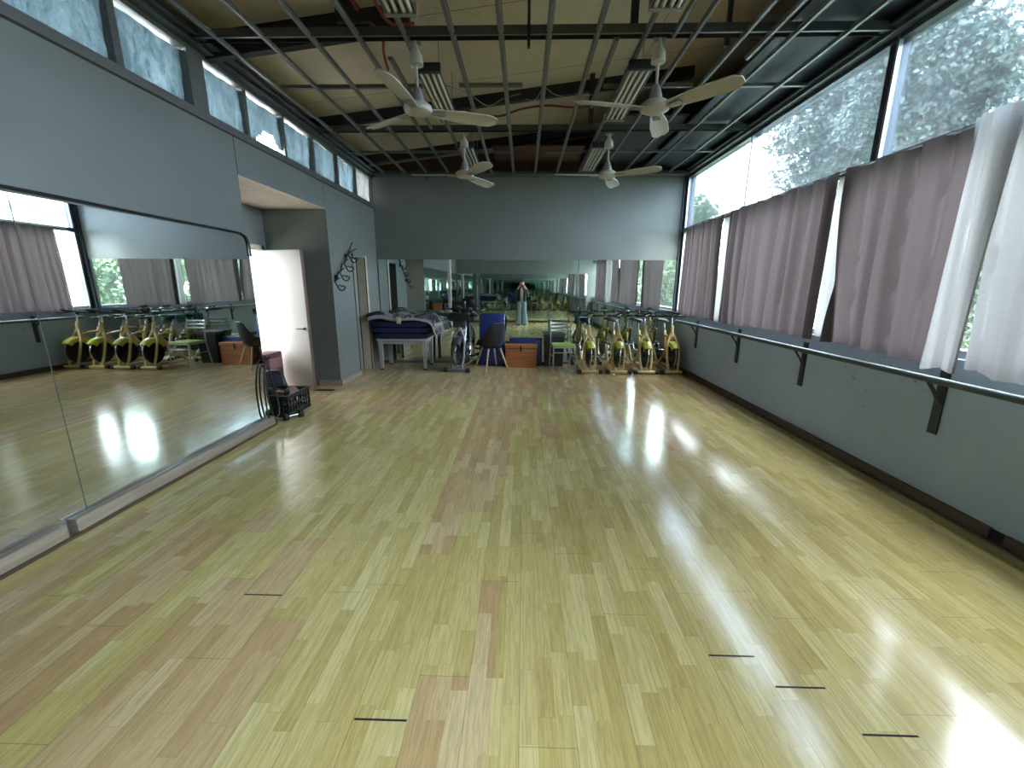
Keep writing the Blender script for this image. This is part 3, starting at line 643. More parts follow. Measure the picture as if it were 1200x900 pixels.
# ------------------------------------------------------------------ exercise bikes
def make_bike(label, group, fr, guard, post, k=1.0, name='spin_bike'):
    """bike with its front stabiliser over the origin, pointing to -Y"""
    t = thing(name, label, 'exercise bike', (0, 0, 0), 0, group)
    S = lambda *p: tuple(q * k for q in p)
    def P(fn, nm, par=t, sm=45):
        m = MB(); fn(m); return m.build(nm, par, sm)
    for y, nm in ((0, 'front_stabilizer'), (.80, 'rear_stabilizer')):
        o = P(lambda m: m.tube([S(-.15, y, .042), S(.15, y, .042)], .026 * k, fr, 14), nm)
        for sx in (-1, 1): P(lambda m: m.tube([S(sx * .145, y, .040), S(sx * .15, y, .040), S(sx * .205, y, .040), S(sx * .21, y, .040)], [.028 * k, .034 * k, .034 * k, .026 * k], M['rubber'], 14), 'end_cap', o)
    for sx in (-1, 1):
        P(lambda m: m.tube(smoothpath([S(sx * .070, .01, .05), S(sx * .092, .055, .20), S(sx * .098, .10, .36), S(sx * .086, .15, .50), S(sx * .045, .19, .60), S(sx * .012, .215, .68)], 5), [.017 * k] * 26, fr, 10, flat=(1, 1.25)), 'fork')
    P(lambda m: m.tube([S(0, .20, .62), S(0, .235, .80)], .026 * k, fr, 14), 'head_tube')
    # flywheel and guard
    Mw = TR(*S(0, .13, .305)) @ RY(PI / 2)
    fo = P(lambda m: m.lathe([(r * k, z * k) for r, z in ((.03, -.03), (.035, -.018), (.15, -.014), (.165, -.022), (.205, -.022), (.212, -.012), (.212, .012), (.205, .022), (.165, .022), (.15, .014), (.035, .018), (.03, .03))], M['fly'], 40, Mw), 'flywheel', sm=30)
    P(lambda m: m.lathe([(r * k, z * k) for r, z in ((.2125, -.011), (.2145, -.008), (.2145, .008), (.2125, .011))], M['steel'], 40, Mw), 'rim', fo)
    def guard_fn(m):
        rings = []
        for i in range(19):
            a = math.radians(38 + 120 * i / 18); r = .228
            cy, cz = .13 - r * math.cos(a), .305 + r * math.sin(a)
            ny_, nz_ = -math.cos(a), math.sin(a)
            sec = [(-.062, -.07), (-.062, -.005), (-.045, .012), (0, .018), (.045, .012), (.062, -.005), (.062, -.07), (.056, -.07), (.054, -.006), (0, .010), (-.054, -.006), (-.056, -.07)]
            rings.append([S(x, cy + ny_ * q, cz + nz_ * q) for x, q in sec])
        m.loft(rings, guard)
    P(guard_fn, 'wheel_guard')
    P(lambda m: (m.tube([S(0, .22, .60), S(0, .36, .47), S(0, .47, .36)], .030 * k, fr, 12), m.tube([S(0, .44, .36), S(0, .62, .20), S(0, .78, .06)], .027 * k, fr, 12),
                 m.tube([S(-.055, .02, .06), S(-.055, .78, .055)], .017 * k, fr, 10), m.tube([S(.055, .02, .06), S(.055, .78, .055)], .017 * k, fr, 10),
                 m.tube([S(0, .47, .34), S(0, .57, .60), S(0, .60, .68)], .026 * k, fr, 12), m.tube([S(0, .23, .57), S(0, .40, .60), S(0, .575, .61)], .02 * k, fr, 10)), 'frame')
    P(lambda m: m.loft([[S(x, .30 + .20 * math.cos(a) * q, .35 + .085 * math.sin(a) * q) for a in [2 * PI * i / 20 for i in range(20)]] for x, q in ((.062, .9), (.066, 1), (.088, 1), (.092, .9))], M['black']), 'chain_guard')
    # handlebars
    P(lambda m: m.tube([S(0, .235, .78), S(0, .255, .93)], .016 * k, post, 12), 'handlebar_post')
    hb = P(lambda m: (m.tube(smoothpath([S(-.185, .10, .975), S(-.20, .20, .968), S(-.17, .275, .962), S(-.06, .285, .96), S(.06, .285, .96), S(.17, .275, .962), S(.20, .20, .968), S(.185, .10, .975)], 5), .015 * k, M['rubber'], 10),
                      m.tube(smoothpath([S(-.055, .28, .96), S(-.05, .16, .985), S(-.035, .055, 1.015), S(0, .03, 1.02), S(.035, .055, 1.015), S(.05, .16, .985), S(.055, .28, .96)], 5), .013 * k, M['rubber'], 10),
                      m.tube([S(0, .25, .93), S(0, .275, .955)], .024 * k, M['rubber'], 10)), 'handlebar')
    P(lambda m: m.rbox(*[q * k for q in (-.035, .035, .19, .235, .955, .99)], .008 * k, post), 'bar_pad', hb)
    P(lambda m: (m.lathe([(r * k, z * k) for r, z in ((.008, 0), (.008, .03), (.022, .035), (.024, .05), (.018, .06))], M['darkred'], 14, TR(*S(0, .32, .585)) @ RX(-.3))), 'resistance_knob')
    # seat
    P(lambda m: m.tube([S(0, .595, .66), S(0, .635, .82)], .015 * k, post, 12), 'seat_post')
    P(lambda m: m.loft([[S(w * math.cos(a), y, z + h * math.sin(a) * (1 if math.sin(a) > 0 else .5)) for a in [2 * PI * i / 16 for i in range(16)]] for y, w, z, h in ((.49, .012, .845, .012), (.51, .026, .845, .022), (.58, .034, .845, .026), (.65, .062, .848, .03), (.71, .09, .852, .034), (.76, .088, .855, .032), (.785, .05, .855, .02))], M['rubber']), 'saddle')
    # cranks
    ck = P(lambda m: (m.tube([S(-.10, .47, .345), S(.10, .47, .345)], .017 * k, M['steel'], 12), m.tube([S(.10, .47, .345), S(.115, .40, .21)], .012 * k, M['steel'], 8), m.tube([S(-.10, .47, .345), S(-.115, .54, .48)], .012 * k, M['steel'], 8)), 'crank')
    for sx, y, z in ((1, .40, .21), (-1, .54, .48)):
        P(lambda m: m.rbox(*[q * k for q in ((.115 if sx > 0 else -.21), (.21 if sx > 0 else -.115), y - .045, y + .045, z - .014, z + .012)], .006 * k, M['black']), 'pedal', ck)
    return t
BK = 'yellow spin bikes by the right wall'
b0 = make_bike('yellow spin bike at the left end of its row, beside the green chair', BK, M['yellow'], M['lime'], M['steel'])
b0.location = (1.135, 6.945, 0); b0.rotation_euler = (0, 0, .03)
dup(b0, (1.62, 6.955, 0), -.01, 'yellow spin bike second along from the green chair')
dup(b0, (2.085, 6.97, 0), .01, 'yellow spin bike third along from the green chair')
dup(b0, (2.545, 6.985, 0), 0, 'yellow spin bike at the right end of its row, against the windowed wall')
dk = make_bike('dark grey exercise bike between the navy mat stack and the black shell chair', None, M['midgrey'], M['darkgrey'], M['darkgrey'], 1.10, 'exercise_bike')
dk.location = (-1.13, 6.98, 0); dk.rotation_euler = (0, 0, -.12)
# console and bottle-black fairing on the dark bike
m = MB(); m.rbox(-.12, .12, .20, .27, 1.06, 1.20, .02, M['black'], TR(0, 0, 0) @ Matrix.Rotation(-.0, 4, 'X')); m.build('console', dk, 40)
m = MB(); m.rbox(-.20, .20, .16, .36, .86, 1.00, .04, M['black']); m.rbox(-.12, .12, .20, .34, .74, .90, .04, M['darkgrey'])
for sx in (-1, 1): m.tube(smoothpath([(sx * .17, .26, .95), (sx * .29, .22, .97), (sx * .31, .06, 1.0), (sx * .27, -.02, 1.04)], 4), .032, M['black'], 10)
m.build('arm_rests', dk, 45)

# teal towels over the first two bikes' handlebars
def towel(label, cx, cy, z, w, l, mt):
    vs = []; fs = []; nu, nv = 14, 20
    for j in range(nv + 1):
        for i in range(nu + 1):
            u, v = i / nu - .5, j / nv - .5
            s = v * l; drop = max(0, abs(s) - .105)
            xx = cx + math.copysign(min(abs(s), .105 + drop * .12), s); zz = z + .006 * math.cos(u * 9) - drop * .95
            vs.append((xx + .006 * math.sin(12 * u + 3 * v), cy + u * w + .01 * math.sin(9 * v), zz))
    for j in range(nv):
        for i in range(nu):
            a = j * (nu + 1) + i; fs.append((a, a + 1, a + nu + 2, a + nu + 1))
    mb = MB(); mb.add(vs, fs, mt); o = mb.build('towel', None, 80); s_ = o.modifiers.new('thick', 'SOLIDIFY'); s_.thickness = .006
    return tag(o, label, 'towel')
towel('teal towel hung over the saddle of the yellow bike beside the green chair', 1.113, 7.64, .905, .26, .52, M['teal'])

# ------------------------------------------------------------------ table with navy mats and blanket
t = thing('table', 'grey plastic table with thick legs carrying the navy mats', 'table', (-2.085, 7.45, 0))
m = MB(); m.rbox(-.46, .42, -.30, .30, .515, .545, .008, M['tablewhite']); m.build('tabletop', t, 40)
m = MB()
m.box(-.40, .37, -.275, -.255, .455, .515, M['tablegrey']); m.box(-.40, .37, .255, .275, .455, .515, M['tablegrey']); m.box(-.405, -.385, -.27, .27, .455, .515, M['tablegrey']); m.box(.355, .375, -.27, .27, .455, .515, M['tablegrey']); m.build('apron', t, 0, .003)
for x in (-.40, .37):
    for y in (-.26, .26):
        m = MB(); m.loft([[(x + a * w, y + b * w, z) for a, b in ((-1, -1), (1, -1), (1, 1), (-1, 1))] for z, w in ((.02, .026), (.515, .036))], M['tablegrey']); lg = m.build('leg', t, 0, .004)
        m = MB(); m.lathe([(.03, 0), (.032, .004), (.032, .02), (.028, .024)], M['rubber'], 14, TR(x, y, 0)); m.build('foot', lg, 40)
def mat_slab(z, x0, x1, y0, y1, label, skew):
    m = MB(); h = .098
    rings = []
    for i in range(9):
        u = i / 8; x = x0 + (x1 - x0) * u
        e = .012 if i in (0, 8) else 0
        pr = []
        for a in range(20):
            t_ = 2 * PI * a / 20; c_, s_ = math.cos(t_), math.sin(t_)
            q = lambda v: math.copysign(abs(v) ** .16, v)
            pr.append((x + skew * (z - .55 + q(s_) * h / 2), (y0 + y1) / 2 + q(c_) * ((y1 - y0) / 2 - e), z + h / 2 + q(s_) * (h / 2 - e)))
        rings.append(pr)
    m.loft(rings, M['navyvinyl']); o = m.build('exercise_mat', None, 50)
    return tag(o, label, 'mat', 'navy mats stacked on the grey table')
mat_slab(.547, -2.56, -1.66, 7.14, 7.76, 'lowest of three thick navy mats stacked on the grey table', -.10)
mat_slab(.648, -2.585, -1.64, 7.13, 7.76, 'middle of three thick navy mats stacked on the grey table', -.12)
mat_slab(.749, -2.605, -1.62, 7.12, 7.77, 'topmost of three thick navy mats, under the patterned blanket', -.12)
# blanket lying in folds over the mats, its right end hanging down
def blanket():
    mb = MB(); nu, nv = 46, 40; rnd = random.Random(3)
    x0, x1, xe = -2.66, -1.585, .28
    y0, y1 = 7.055, 7.80; vs = []; fs = []
    for j in range(nv + 1):
        for i in range(nu + 1):
            u, v = i / nu, j / nv
            s = u * (x1 - x0 + xe)
            over = max(0, s - (x1 - x0)); x = x0 + min(s, x1 - x0) + .30 * over; z = .872 - over * .85
            z += max(.004, .05 + .03 * math.sin(7 * v + 5 * u) + .022 * math.sin(11 * u - 3 * v + 1) + .06 * math.exp(-((u - .17) / .13) ** 2 - ((v - .35) / .4) ** 2) + .02 * math.sin(19 * v + 2 * u)) * (1 if over == 0 else .25)
            x += .035 * math.sin(9 * v + 1.3) * (1 if over > 0 else 0) + (.06 * v if over > 0 else 0)
            e = min(v, 1 - v); front = max(0, .05 - v) / .05
            z -= front * .085
            vs.append((x, y0 + (y1 - y0) * v + .01 * math.sin(8 * u), z))
    for j in range(nv):
        for i in range(nu):
            a = j * (nu + 1) + i; fs.append((a, a + 1, a + nu + 2, a + nu + 1))
    k1 = [f_ for n_, f_ in enumerate(fs) if not (n_ // nu == 0 or n_ % nu in (nu - 6, nu - 5))]; k2 = [f_ for n_, f_ in enumerate(fs) if (n_ // nu == 0 or n_ % nu in (nu - 6, nu - 5))]
    mb.add(vs, k1, M['blanket']); b = len(mb.v); mb.f += k2; mb._m(M['stripe']); mb.mi += [1] * len(k2)
    o = mb.build('blanket', None, 80); s_ = o.modifiers.new('thick', 'SOLIDIFY'); s_.thickness = .014; s_.offset = 1
    m = MB(); m.rbox(-2.14, -2.06, 7.022, 7.036, .82, .93, .006, M['casing']); tag(m.build('sewn_patch', o, 40), 'small tan patch on the front edge')
    return tag(o, 'dark patterned blanket with white border heaped over the navy mats', 'blanket')
blanket()

# ------------------------------------------------------------------ black shell chair, seen from behind
t = thing('shell_chair', 'black moulded shell chair on pale splayed legs in front of the navy board', 'chair', (-.56, 7.30, 0), math.radians(32))
def shell():
    mb = MB(); nu, nv = 20, 26; vs = []; fs = []
    prof = [(.24, .425), (.20, .405), (.10, .395), (0, .392), (-.10, .40), (-.17, .43), (-.205, .50), (-.225, .60), (-.24, .70), (-.25, .80), (-.25, .835)]
    pp = smoothpath([(0, a, b) for a, b in prof], 3); n = len(pp)
    for j, p in enumerate(pp):
        v = j / (n - 1)
        hw = .205 + .04 * math.sin(PI * min(1, v * 1.6)) - .105 * max(0, (v - .62) / .38) ** 1.8
        lift = .16 * math.sin(PI * min(1, max(0, (v - .05) / .75)))
        for i in range(nu + 1):
            u = -1 + 2 * i / nu; c2 = abs(u) ** 2.4
            seat = max(0, 1 - v * 1.9)
            vs.append((hw * u * (1 - .05 * c2), p.y + (1 - seat) * .13 * c2 * math.sin(PI * min(1, v * 1.05)), p.z + lift * c2 * (.35 + .65 * math.sin(PI * min(1, v * 1.4)))))
    for j in range(n - 1):
        for i in range(nu):
            a = j * (nu + 1) + i; fs.append((a, a + 1, a + nu + 2, a + nu + 1))
    mb.add(vs, fs, M['shell']); return mb
o = shell().build('seat', t, 80); s_ = o.modifiers.new('thick', 'SOLIDIFY'); s_.thickness = .010
m = MB(); m.tube([(-.11, .11, .385), (.11, -.11, .385)], .008, M['iron'], 8); m.tube([(.11, .11, .385), (-.11, -.11, .385)], .008, M['iron'], 8)
for sx, sy in ((1, 1), (1, -1), (-1, 1), (-1, -1)): m.tube([(sx * .165, sy * .165, .20), (-sx * .165, sy * .165, .20)] if sx > 0 else [(sx * .165, sy * .165, .20), (sx * .165, -sy * .165, .20)], .005, M['iron'], 8)
m.build('support_rods', t, 50)
for sx in (-1, 1):
    for sy in (-1, 1):
        m = MB(); m.tube([(sx * .115, sy * .115, .385), (sx * .16, sy * .16, .22), (sx * .22, sy * .22, .0)], [.017, .016, .011], M['legwood'], 12); m.build('leg', t, 50)

# navy board, navy slab, chest, bin
m = MB(); m.rbox(-.235, .235, -.025, .025, 0, .95, .018, M['navyvinyl2'], seg=3); o = m.build('exercise_mat', None, 40); o.location = (-.575, 7.66, .004); o.rotation_euler = (math.radians(-7.5), 0, 0)
tag(o, 'bright navy mat standing upright on its short end against the far mirror', 'mat')
m = MB(); m.rbox(-.305, .305, -.05, .05, 0, .495, .016, M['navyvinyl2'], seg=3); o = m.build('exercise_mat', None, 40); o.location = (.055, 7.775, 0)
tag(o, 'long navy mat standing on its long edge behind the wooden chest', 'mat')
t = thing('chest', 'orange pine chest with a dark latch on the floor', 'chest', (-.035, 7.60, 0))
m = MB(); m.box(-.285, .285, -.105, .095, .0, .345, M['chest']); m.build('body', t, 0, .006)
m = MB(); m.box(-.293, .293, -.113, .10, .352, .415, M['chest']); ld = m.build('lid', t, 0, .006)
m = MB(); m.box(-.012, .012, -.122, -.113, .32, .40, M['iron']); m.lathe([(.016, 0), (.018, .004), (.012, .012)], M['iron'], 12, TR(0, -.113, .31) @ RX(PI / 2)); m.build('latch', ld, 30)
m = MB()
for x in (-.275, .265): m.box(x, x + .012, -.110, -.105, .0, .345, M['chest_e'])
m.build('corner_batten', t, 0)
t = thing('storage_bin', 'black square bin with a charcoal lid behind the green chair', 'bin', (.575, 7.72, 0))
m = MB(); m.loft([[(sx * w, sy * d, z) for sx, sy in ((-1, -1), (1, -1), (1, 1), (-1, 1))] for z, w, d in ((0, .165, .09), (.55, .185, .105))], M['bin']); m.build('body', t, 0, .012, 3)
m = MB(); m.rbox(-.20, .20, -.112, .112, .55, .60, .012, M['lid']); m.build('lid', t, 40)

# ------------------------------------------------------------------ green seated metal chair
t = thing('metal_chair', 'grey metal ladder back chair with a green seat', 'chair', (.70, 7.34, 0), math.radians(6))
m = MB()
m.loft([[(x * q, y * q2, z) for x, y in ((-.20, -.20), (.20, -.20), (.185, .18), (-.185, .18))] for z, q, q2 in ((.425, .97, .97), (.432, 1, 1), (.452, 1, 1), (.462, .95, .95))], M['green']); m.build('seat', t, 35, .004)
m = MB()
for a, b in (((-.195, -.19), (.195, -.19)), ((.195, -.19), (.18, .175)), ((.18, .175), (-.18, .175)), ((-.18, .175), (-.195, -.19))): m.tube([(*a, .418), (*b, .418)], .011, M['chair_steel'], 10)
m.tube([(-.19, -.195, .33), (.19, -.195, .33)], .008, M['chair_steel'], 10); m.tube([(-.185, -.18, .25), (-.185, .19, .25)], .008, M['chair_steel'], 10); m.tube([(.185, -.18, .25), (.185, .19, .25)], .008, M['chair_steel'], 10); m.build('seat_frame', t, 50)
for sx in (-1, 1):
    m = MB(); m.tube([(sx * .195, -.195, .42), (sx * .20, -.215, .0)], .012, M['chair_steel'], 10); m.build('leg', t, 50)
    m = MB(); m.tube(smoothpath([(sx * .185, .255, .0), (sx * .185, .20, .30), (sx * .185, .182, .45), (sx * .185, .20, .65), (sx * .185, .235, .84)], 5), .012, M['chair_steel'], 10); m.build('back_leg', t, 50)
m = MB()
for z, y in ((.80, .226), (.735, .213), (.67, .204)): m.tube(smoothpath([(-.185, y, z), (-.08, y + .022, z), (.08, y + .022, z), (.185, y, z)], 4), .016, M['chair_steel'], 10, flat=(.4, 1))
m.build('backrest', t, 50)

# ------------------------------------------------------------------ crate of gear and bag in the recess
t = thing('crate', 'black slatted plastic crate full of exercise gear at the end of the left mirrors', 'crate', (-2.80, 4.64, 0))
m = MB(); W_, D_, H_ = .19, .24, .25
m.box(-W_, W_, -D_, D_, .008, .02, M['black'])
for x in (-W_, W_ - .012): m.box(x, x + .012, -D_, D_, .0, .05, M['black']); m.box(x, x + .012, -D_, D_, H_ - .045, H_, M['black']); m.box(x, x + .012, -D_, D_, .12, .145, M['black'])
for y in (-D_, D_ - .012): m.box(-W_, W_, y, y + .012, .0, .05, M['black']); m.box(-W_, W_, y, y + .012, H_ - .045, H_, M['black']); m.box(-W_, W_, y, y + .012, .12, .145, M['black'])
for k in range(9):
    y = -D_ + k * (2 * D_ - .02) / 8
    for x in (-W_ + .001, W_ - .011): m.box(x, x + .010, y, y + .022, .0, H_, M['black'])
for k in range(7):
    x = -W_ + k * (2 * W_ - .02) / 6
    for y in (-D_ + .001, D_ - .011): m.box(x, x + .022, y, y + .010, .0, H_, M['black'])
m.build('basket', t, 0)
m = MB(); m.box(-W_ - .012, W_ + .012, -D_ - .012, -D_ + .004, H_ - .012, H_, M['black']); m.box(-W_ - .012, W_ + .012, D_ - .004, D_ + .012, H_ - .012, H_, M['black']); m.box(-W_ - .012, -W_ + .004, -D_, D_, H_ - .012, H_, M['black']); m.box(W_ - .004, W_ + .012, -D_, D_, H_ - .012, H_, M['black']); m.build('rim', t, 0, .002)
def lump(name, label, cat, loc, r, mt, seed, grp=None):
    bm = bmesh.new(); bmesh.ops.create_icosphere(bm, subdivisions=3, radius=1); rnd = random.Random(seed); ph = [rnd.uniform(0, 6) for _ in range(6)]
    for v in bm.verts:
        c = v.co; d = 1 + .16 * math.sin(3 * c.x + ph[0] + 2 * c.y) + .14 * math.sin(4 * c.z + ph[1] + 3 * c.x) + .08 * math.sin(8 * c.y + ph[2])
        v.co = Vector((c.x * r[0], c.y * r[1], c.z * r[2])) * d
    me = bpy.data.meshes.new(name); bm.to_mesh(me); bm.free(); me.materials.append(mt); me.polygons.foreach_set('use_smooth', [True] * len(me.polygons))
    o = bpy.data.objects.new(name, me); COL.objects.link(o); o.location = loc; return tag(o, label, cat, grp)
lump('cloth', 'dusty pink cloth bundled in the black crate', 'cloth', (-2.735, 4.73, .215), (.075, .105, .055), M['pinkcloth'], 4)
lump('cloth', 'maroon cloth bundled at the near corner of the black crate', 'cloth', (-2.84, 4.56, .20), (.08, .09, .05), M['maroon'], 6)
def dumbbell(loc, rz, ry, label):
    t = thing('dumbbell', label, 'dumbbell', loc, rz, 'dumbbells'); t.rotation_euler = (0, ry, rz)
    m = MB(); m.tube([(-.07, 0, 0), (.07, 0, 0)], .014, M['steel'], 12); m.build('grip', t, 50)
    for s in (-1, 1):
        m = MB(); m.lathe([(.03, 0), (.042, .008), (.042, .045), (.03, .053)], M['rubber'], 16, TR(s * .055, 0, 0) @ RY(s * PI / 2)); m.build('weight', t, 35)
    return t
dumbbell((-2.54, 4.36, .043), math.radians(55), 0, 'small dark dumbbell on the floor in front of the black crate')
dumbbell((-2.76, 4.50, .27), math.radians(20), .2, 'small dark dumbbell lying on top of the crate')
m = MB(); m.loft([[(sx * w, -.0 + sy * d, z) for sx, sy in ((-1, -1), (1, -1), (1, 1), (-1, 1))] for z, w, d in ((0, .14, .10), (.20, .15, .11), (.36, .12, .08), (.42, .06, .03))], M['black'], M4=RZ(.5)); o = m.build('bag', None, 40, .02); o.location = (-3.13, 5.02, 0); s_ = tag(o, 'black slumped bag between the crate and the open door', 'bag')
m = MB(); m.rbox(-.11, .11, -.18, .18, 0, .57, .02, M['maroon']); m.box(.11, .116, -.14, .14, .36, .50, M['pinkcloth']); o = m.build('storage_box', None, 40); o.location = (-3.43, 5.43, 0); tag(o, 'tall maroon box standing in the bright left doorway', 'box')
lump('cloth', 'black cloth bundled in the middle of the black crate', 'cloth', (-2.88, 4.74, .17), (.07, .09, .06), M['rubber'], 8)
lump('boxing_pad', 'dark round pad packed at the low near side of the crate', 'pad', (-2.72, 4.60, .10), (.07, .11, .065), M['darkgrey'], 9)
cable([(-2.64, 4.20, .70), (-2.635, 4.13, .66), (-2.63, 4.06, .45), (-2.63, 4.06, .15), (-2.63, 4.12, .07), (-2.62, 4.22, .09), (-2.63, 4.26, .2), (-2.65, 4.24, .4), (-2.65, 4.19, .62), (-2.645, 4.13, .60), (-2.635, 4.10, .35), (-2.625, 4.13, .12), (-2.62, 4.17, .02)], .0085, M['black'], 'black cable hanging in long loops at the end of the left mirrors', 'cable', 'cable')
m = MB(); m.tube([(XL - .002, 4.185, .705), (XL + .05, 4.19, .71), (XL + .06, 4.19, .735)], .008, M['iron'], 8); tag(m.build('hook', None, 50), 'small black hook holding the looped cable by the mirror end', 'hook')

# ------------------------------------------------------------------ wrought iron coat rack on the left wall
t = thing('coat_rack', 'black wrought iron coat rack of branching hooks set slanting on the left wall', 'coat rack', (XL, 0, 0))
b0_, b1_ = Vector((.036, 5.95, 1.50)), Vector((.036, 6.58, 1.99))
m = MB(); pts = [b0_ + (b1_ - b0_) * i / 12 + Vector((.0, .014 * math.sin(i * 1.9), .014 * math.cos(i * 2.3))) for i in range(13)]
m.tube(smoothpath(pts, 3), .011, M['iron'], 10); m.tube(smoothpath([pts[10], pts[11] + Vector((.03, .06, .0)), pts[12] + Vector((.05, .12, .02))], 4), .008, M['iron'], 8); m.tube(smoothpath([pts[11], pts[11] + Vector((.03, -.01, .06)), pts[12] + Vector((.05, -.02, .10))], 4), .008, M['iron'], 8)
m.build('branch', t, 60)
for k in range(4):
    p = b0_ + (b1_ - b0_) * (k / 3.6)
    m = MB()
    m.tube(smoothpath([p, p + Vector((.03, -.005, -.06)), p + Vector((.06, .0, -.115)), p + Vector((.10, .015, -.12)), p + Vector((.125, .03, -.085)), p + Vector((.118, .035, -.06))], 4), .0085, M['iron'], 8)
    m.tube(smoothpath([p + Vector((.03, -.005, -.06)), p + Vector((.055, .03, -.05)), p + Vector((.08, .05, -.07)), p + Vector((.09, .055, -.045))], 4), .007, M['iron'], 8)
    m.tube(smoothpath([p, p + Vector((.03, .02, .03)), p + Vector((.05, .05, .05))], 3), .007, M['iron'], 8)
    m.build('hook', t, 60)
m = MB(); m.box(.001, .03, 6.02, 6.05, 1.53, 1.59, M['iron']); m.box(.001, .03, 6.42, 6.45, 1.84, 1.90, M['iron']); m.build('wall_plate', t, 0)

# ------------------------------------------------------------------ person taking the photograph (seen in the mirror)
PX, PY = -.06, -.43
per = thing('person', 'person in black jacket and pale flared jeans holding up a phone', 'person', (PX, PY, 0))
def skin_body():
    V = []; Ed = []; R = []
    def v(x, y, z, r, r2=None): V.append((x, y, z)); R.append((r, r2 or r)); return len(V) - 1
    def ch(a, pts):
        for q in pts:
            b = v(*q); Ed.append((a, b)); a = b
        return a
    root = v(0, 0, .90, .135, .105)
    ch1 = ch(root, [(0, .005, 1.0, .115, .09), (0, .01, 1.12, .12, .092), (0, .0, 1.24, .135, .095), (0, -.005, 1.33, .11, .08)])
    neck = ch(ch1, [(0, .0, 1.385, .052), (0, .012, 1.44, .05)])
    ch(neck, [(0, .03, 1.50, .074, .082), (0, .032, 1.565, .078, .092), (0, .022, 1.62, .062, .07)])
    for s in (-1, 1):
        sh = ch(ch1, [(s * .09, -.005, 1.335, .062), (s * .165, -.0, 1.32, .052)])
        wr = ch(sh, [(s * .205, .05, 1.20, .042), (s * .225, .11, 1.09, .038), (s * .20, .20, 1.20, .034), (s * .155, .31, 1.345, .025)])
        palm = ch(wr, [(s * .135, .345, 1.39, .024, .018), (s * .122, .372, 1.425, .026, .014)])
        for k, (dz, ln) in enumerate(((.032, .9), (.011, 1.0), (-.010, .95), (-.030, .75))):
            ch(palm, [(s * .112, .395, 1.432 + dz * .8, .0095), (s * .098, .424 + .006 * ln, 1.436 + dz, .0088), (s * (.075 - .012 * ln), .428, 1.440 + dz, .008), (s * (.058 - .014 * ln), .426, 1.442 + dz, .0068)])
        ch(palm, [(s * .112, .368, 1.405, .0105), (s * .088, .378, 1.400, .0098), (s * .064, .388, 1.408, .0082)])
        lg = ch(root, [(s * .085, .0, .84, .092), (s * .095, .012, .66, .074), (s * .10, .018, .48, .055), (s * .105, .0, .30, .052), (s * .11, -.012, .10, .036), (s * .112, -.01, .065, .036)])
        ch(lg, [(s * .118, .06, .042, .034, .026), (s * .124, .135, .03, .03, .018)])
    me = bpy.data.meshes.new('body'); me.from_pydata(V, Ed, [])
    o = bpy.data.objects.new('body', me); COL.objects.link(o); o.parent = per
    o.modifiers.new('skin', 'SKIN'); lay = me.skin_vertices[0].data if me.skin_vertices else None
    if lay is None:
        bm = bmesh.new(); bm.from_mesh(me); L_ = bm.verts.layers.skin.verify(); bm.to_mesh(me); bm.free(); lay = me.skin_vertices[0].data
    for i, r in enumerate(R): lay[i].radius = r
    lay[0].use_root = True
    sb = o.modifiers.new('sub', 'SUBSURF'); sb.levels = 2; sb.render_levels = 2
    me.materials.append(M['skin']); o['label'] = 'bare skin of face and hands'; return o
skin_body()
# face details
m = MB(); m.loft([[(w * math.cos(a), .112 + d * (1 if math.sin(a) > 0 else .2) * math.sin(a), z) for a in [2 * PI * i / 12 for i in range(12)]] for z, w, d in ((1.505, .012, .010), (1.515, .019, .026), (1.53, .013, .022), (1.555, .009, .012), (1.575, .008, .006))], M['skin']); m.build('nose', per, 80)
for s in (-1, 1):
    m = MB(); m.lathe([(.001, -.008), (.009, -.006), (.0125, 0), (.009, .006), (.001, .008)], M['eye'], 14, TR(s * .031, .0985, 1.562) @ RX(PI / 2)); ey = m.build('eye', per, 80)
    m = MB(); m.lathe([(.0005, -.001), (.006, -.001), (.006, .001), (.0005, .001)], M['hair'], 12, TR(s * .031, .1075, 1.562) @ RX(PI / 2)); m.build('iris', ey, 80)
    m = MB(); m.tube(smoothpath([(s * .014, .117, 1.583), (s * .03, .119, 1.588), (s * .047, .108, 1.582)], 3), .003, M['hair'], 6); m.build('eyebrow', per, 80)
    m = MB(); m.loft([[(s * (.080 + o_), .02 + .016 * math.cos(a) * q, 1.545 + .028 * math.sin(a) * q) for a in [2 * PI * i / 12 for i in range(12)]] for o_, q in ((-.008, .8), (.004, 1), (.008, .7))], M['skin']); m.build('ear', per, 80)
m = MB(); m.tube(smoothpath([(-.022, .108, 1.482), (-.008, .116, 1.486), (.008, .116, 1.486), (.022, .108, 1.482)], 3), .0055, M['lips'], 8); m.build('mouth', per, 80)
def hair():
    mb = MB(); rings = []
    for z, w, d, cy in ((1.20, .10, .035, -.085), (1.30, .115, .05, -.07), (1.40, .11, .065, -.055), (1.48, .102, .085, -.025), (1.55, .098, .10, .0), (1.61, .092, .098, .012), (1.65, .070, .075, .02), (1.672, .03, .035, .02)):
        rings.append([(w * math.cos(a), cy + d * math.sin(a) if math.sin(a) < 0 or z > 1.60 else cy + d * math.sin(a) * .12, z) for a in [2 * PI * i / 24 for i in range(24)]])
    mb.loft(rings, M['hair']); return mb
hair().build('hair', per, 80)
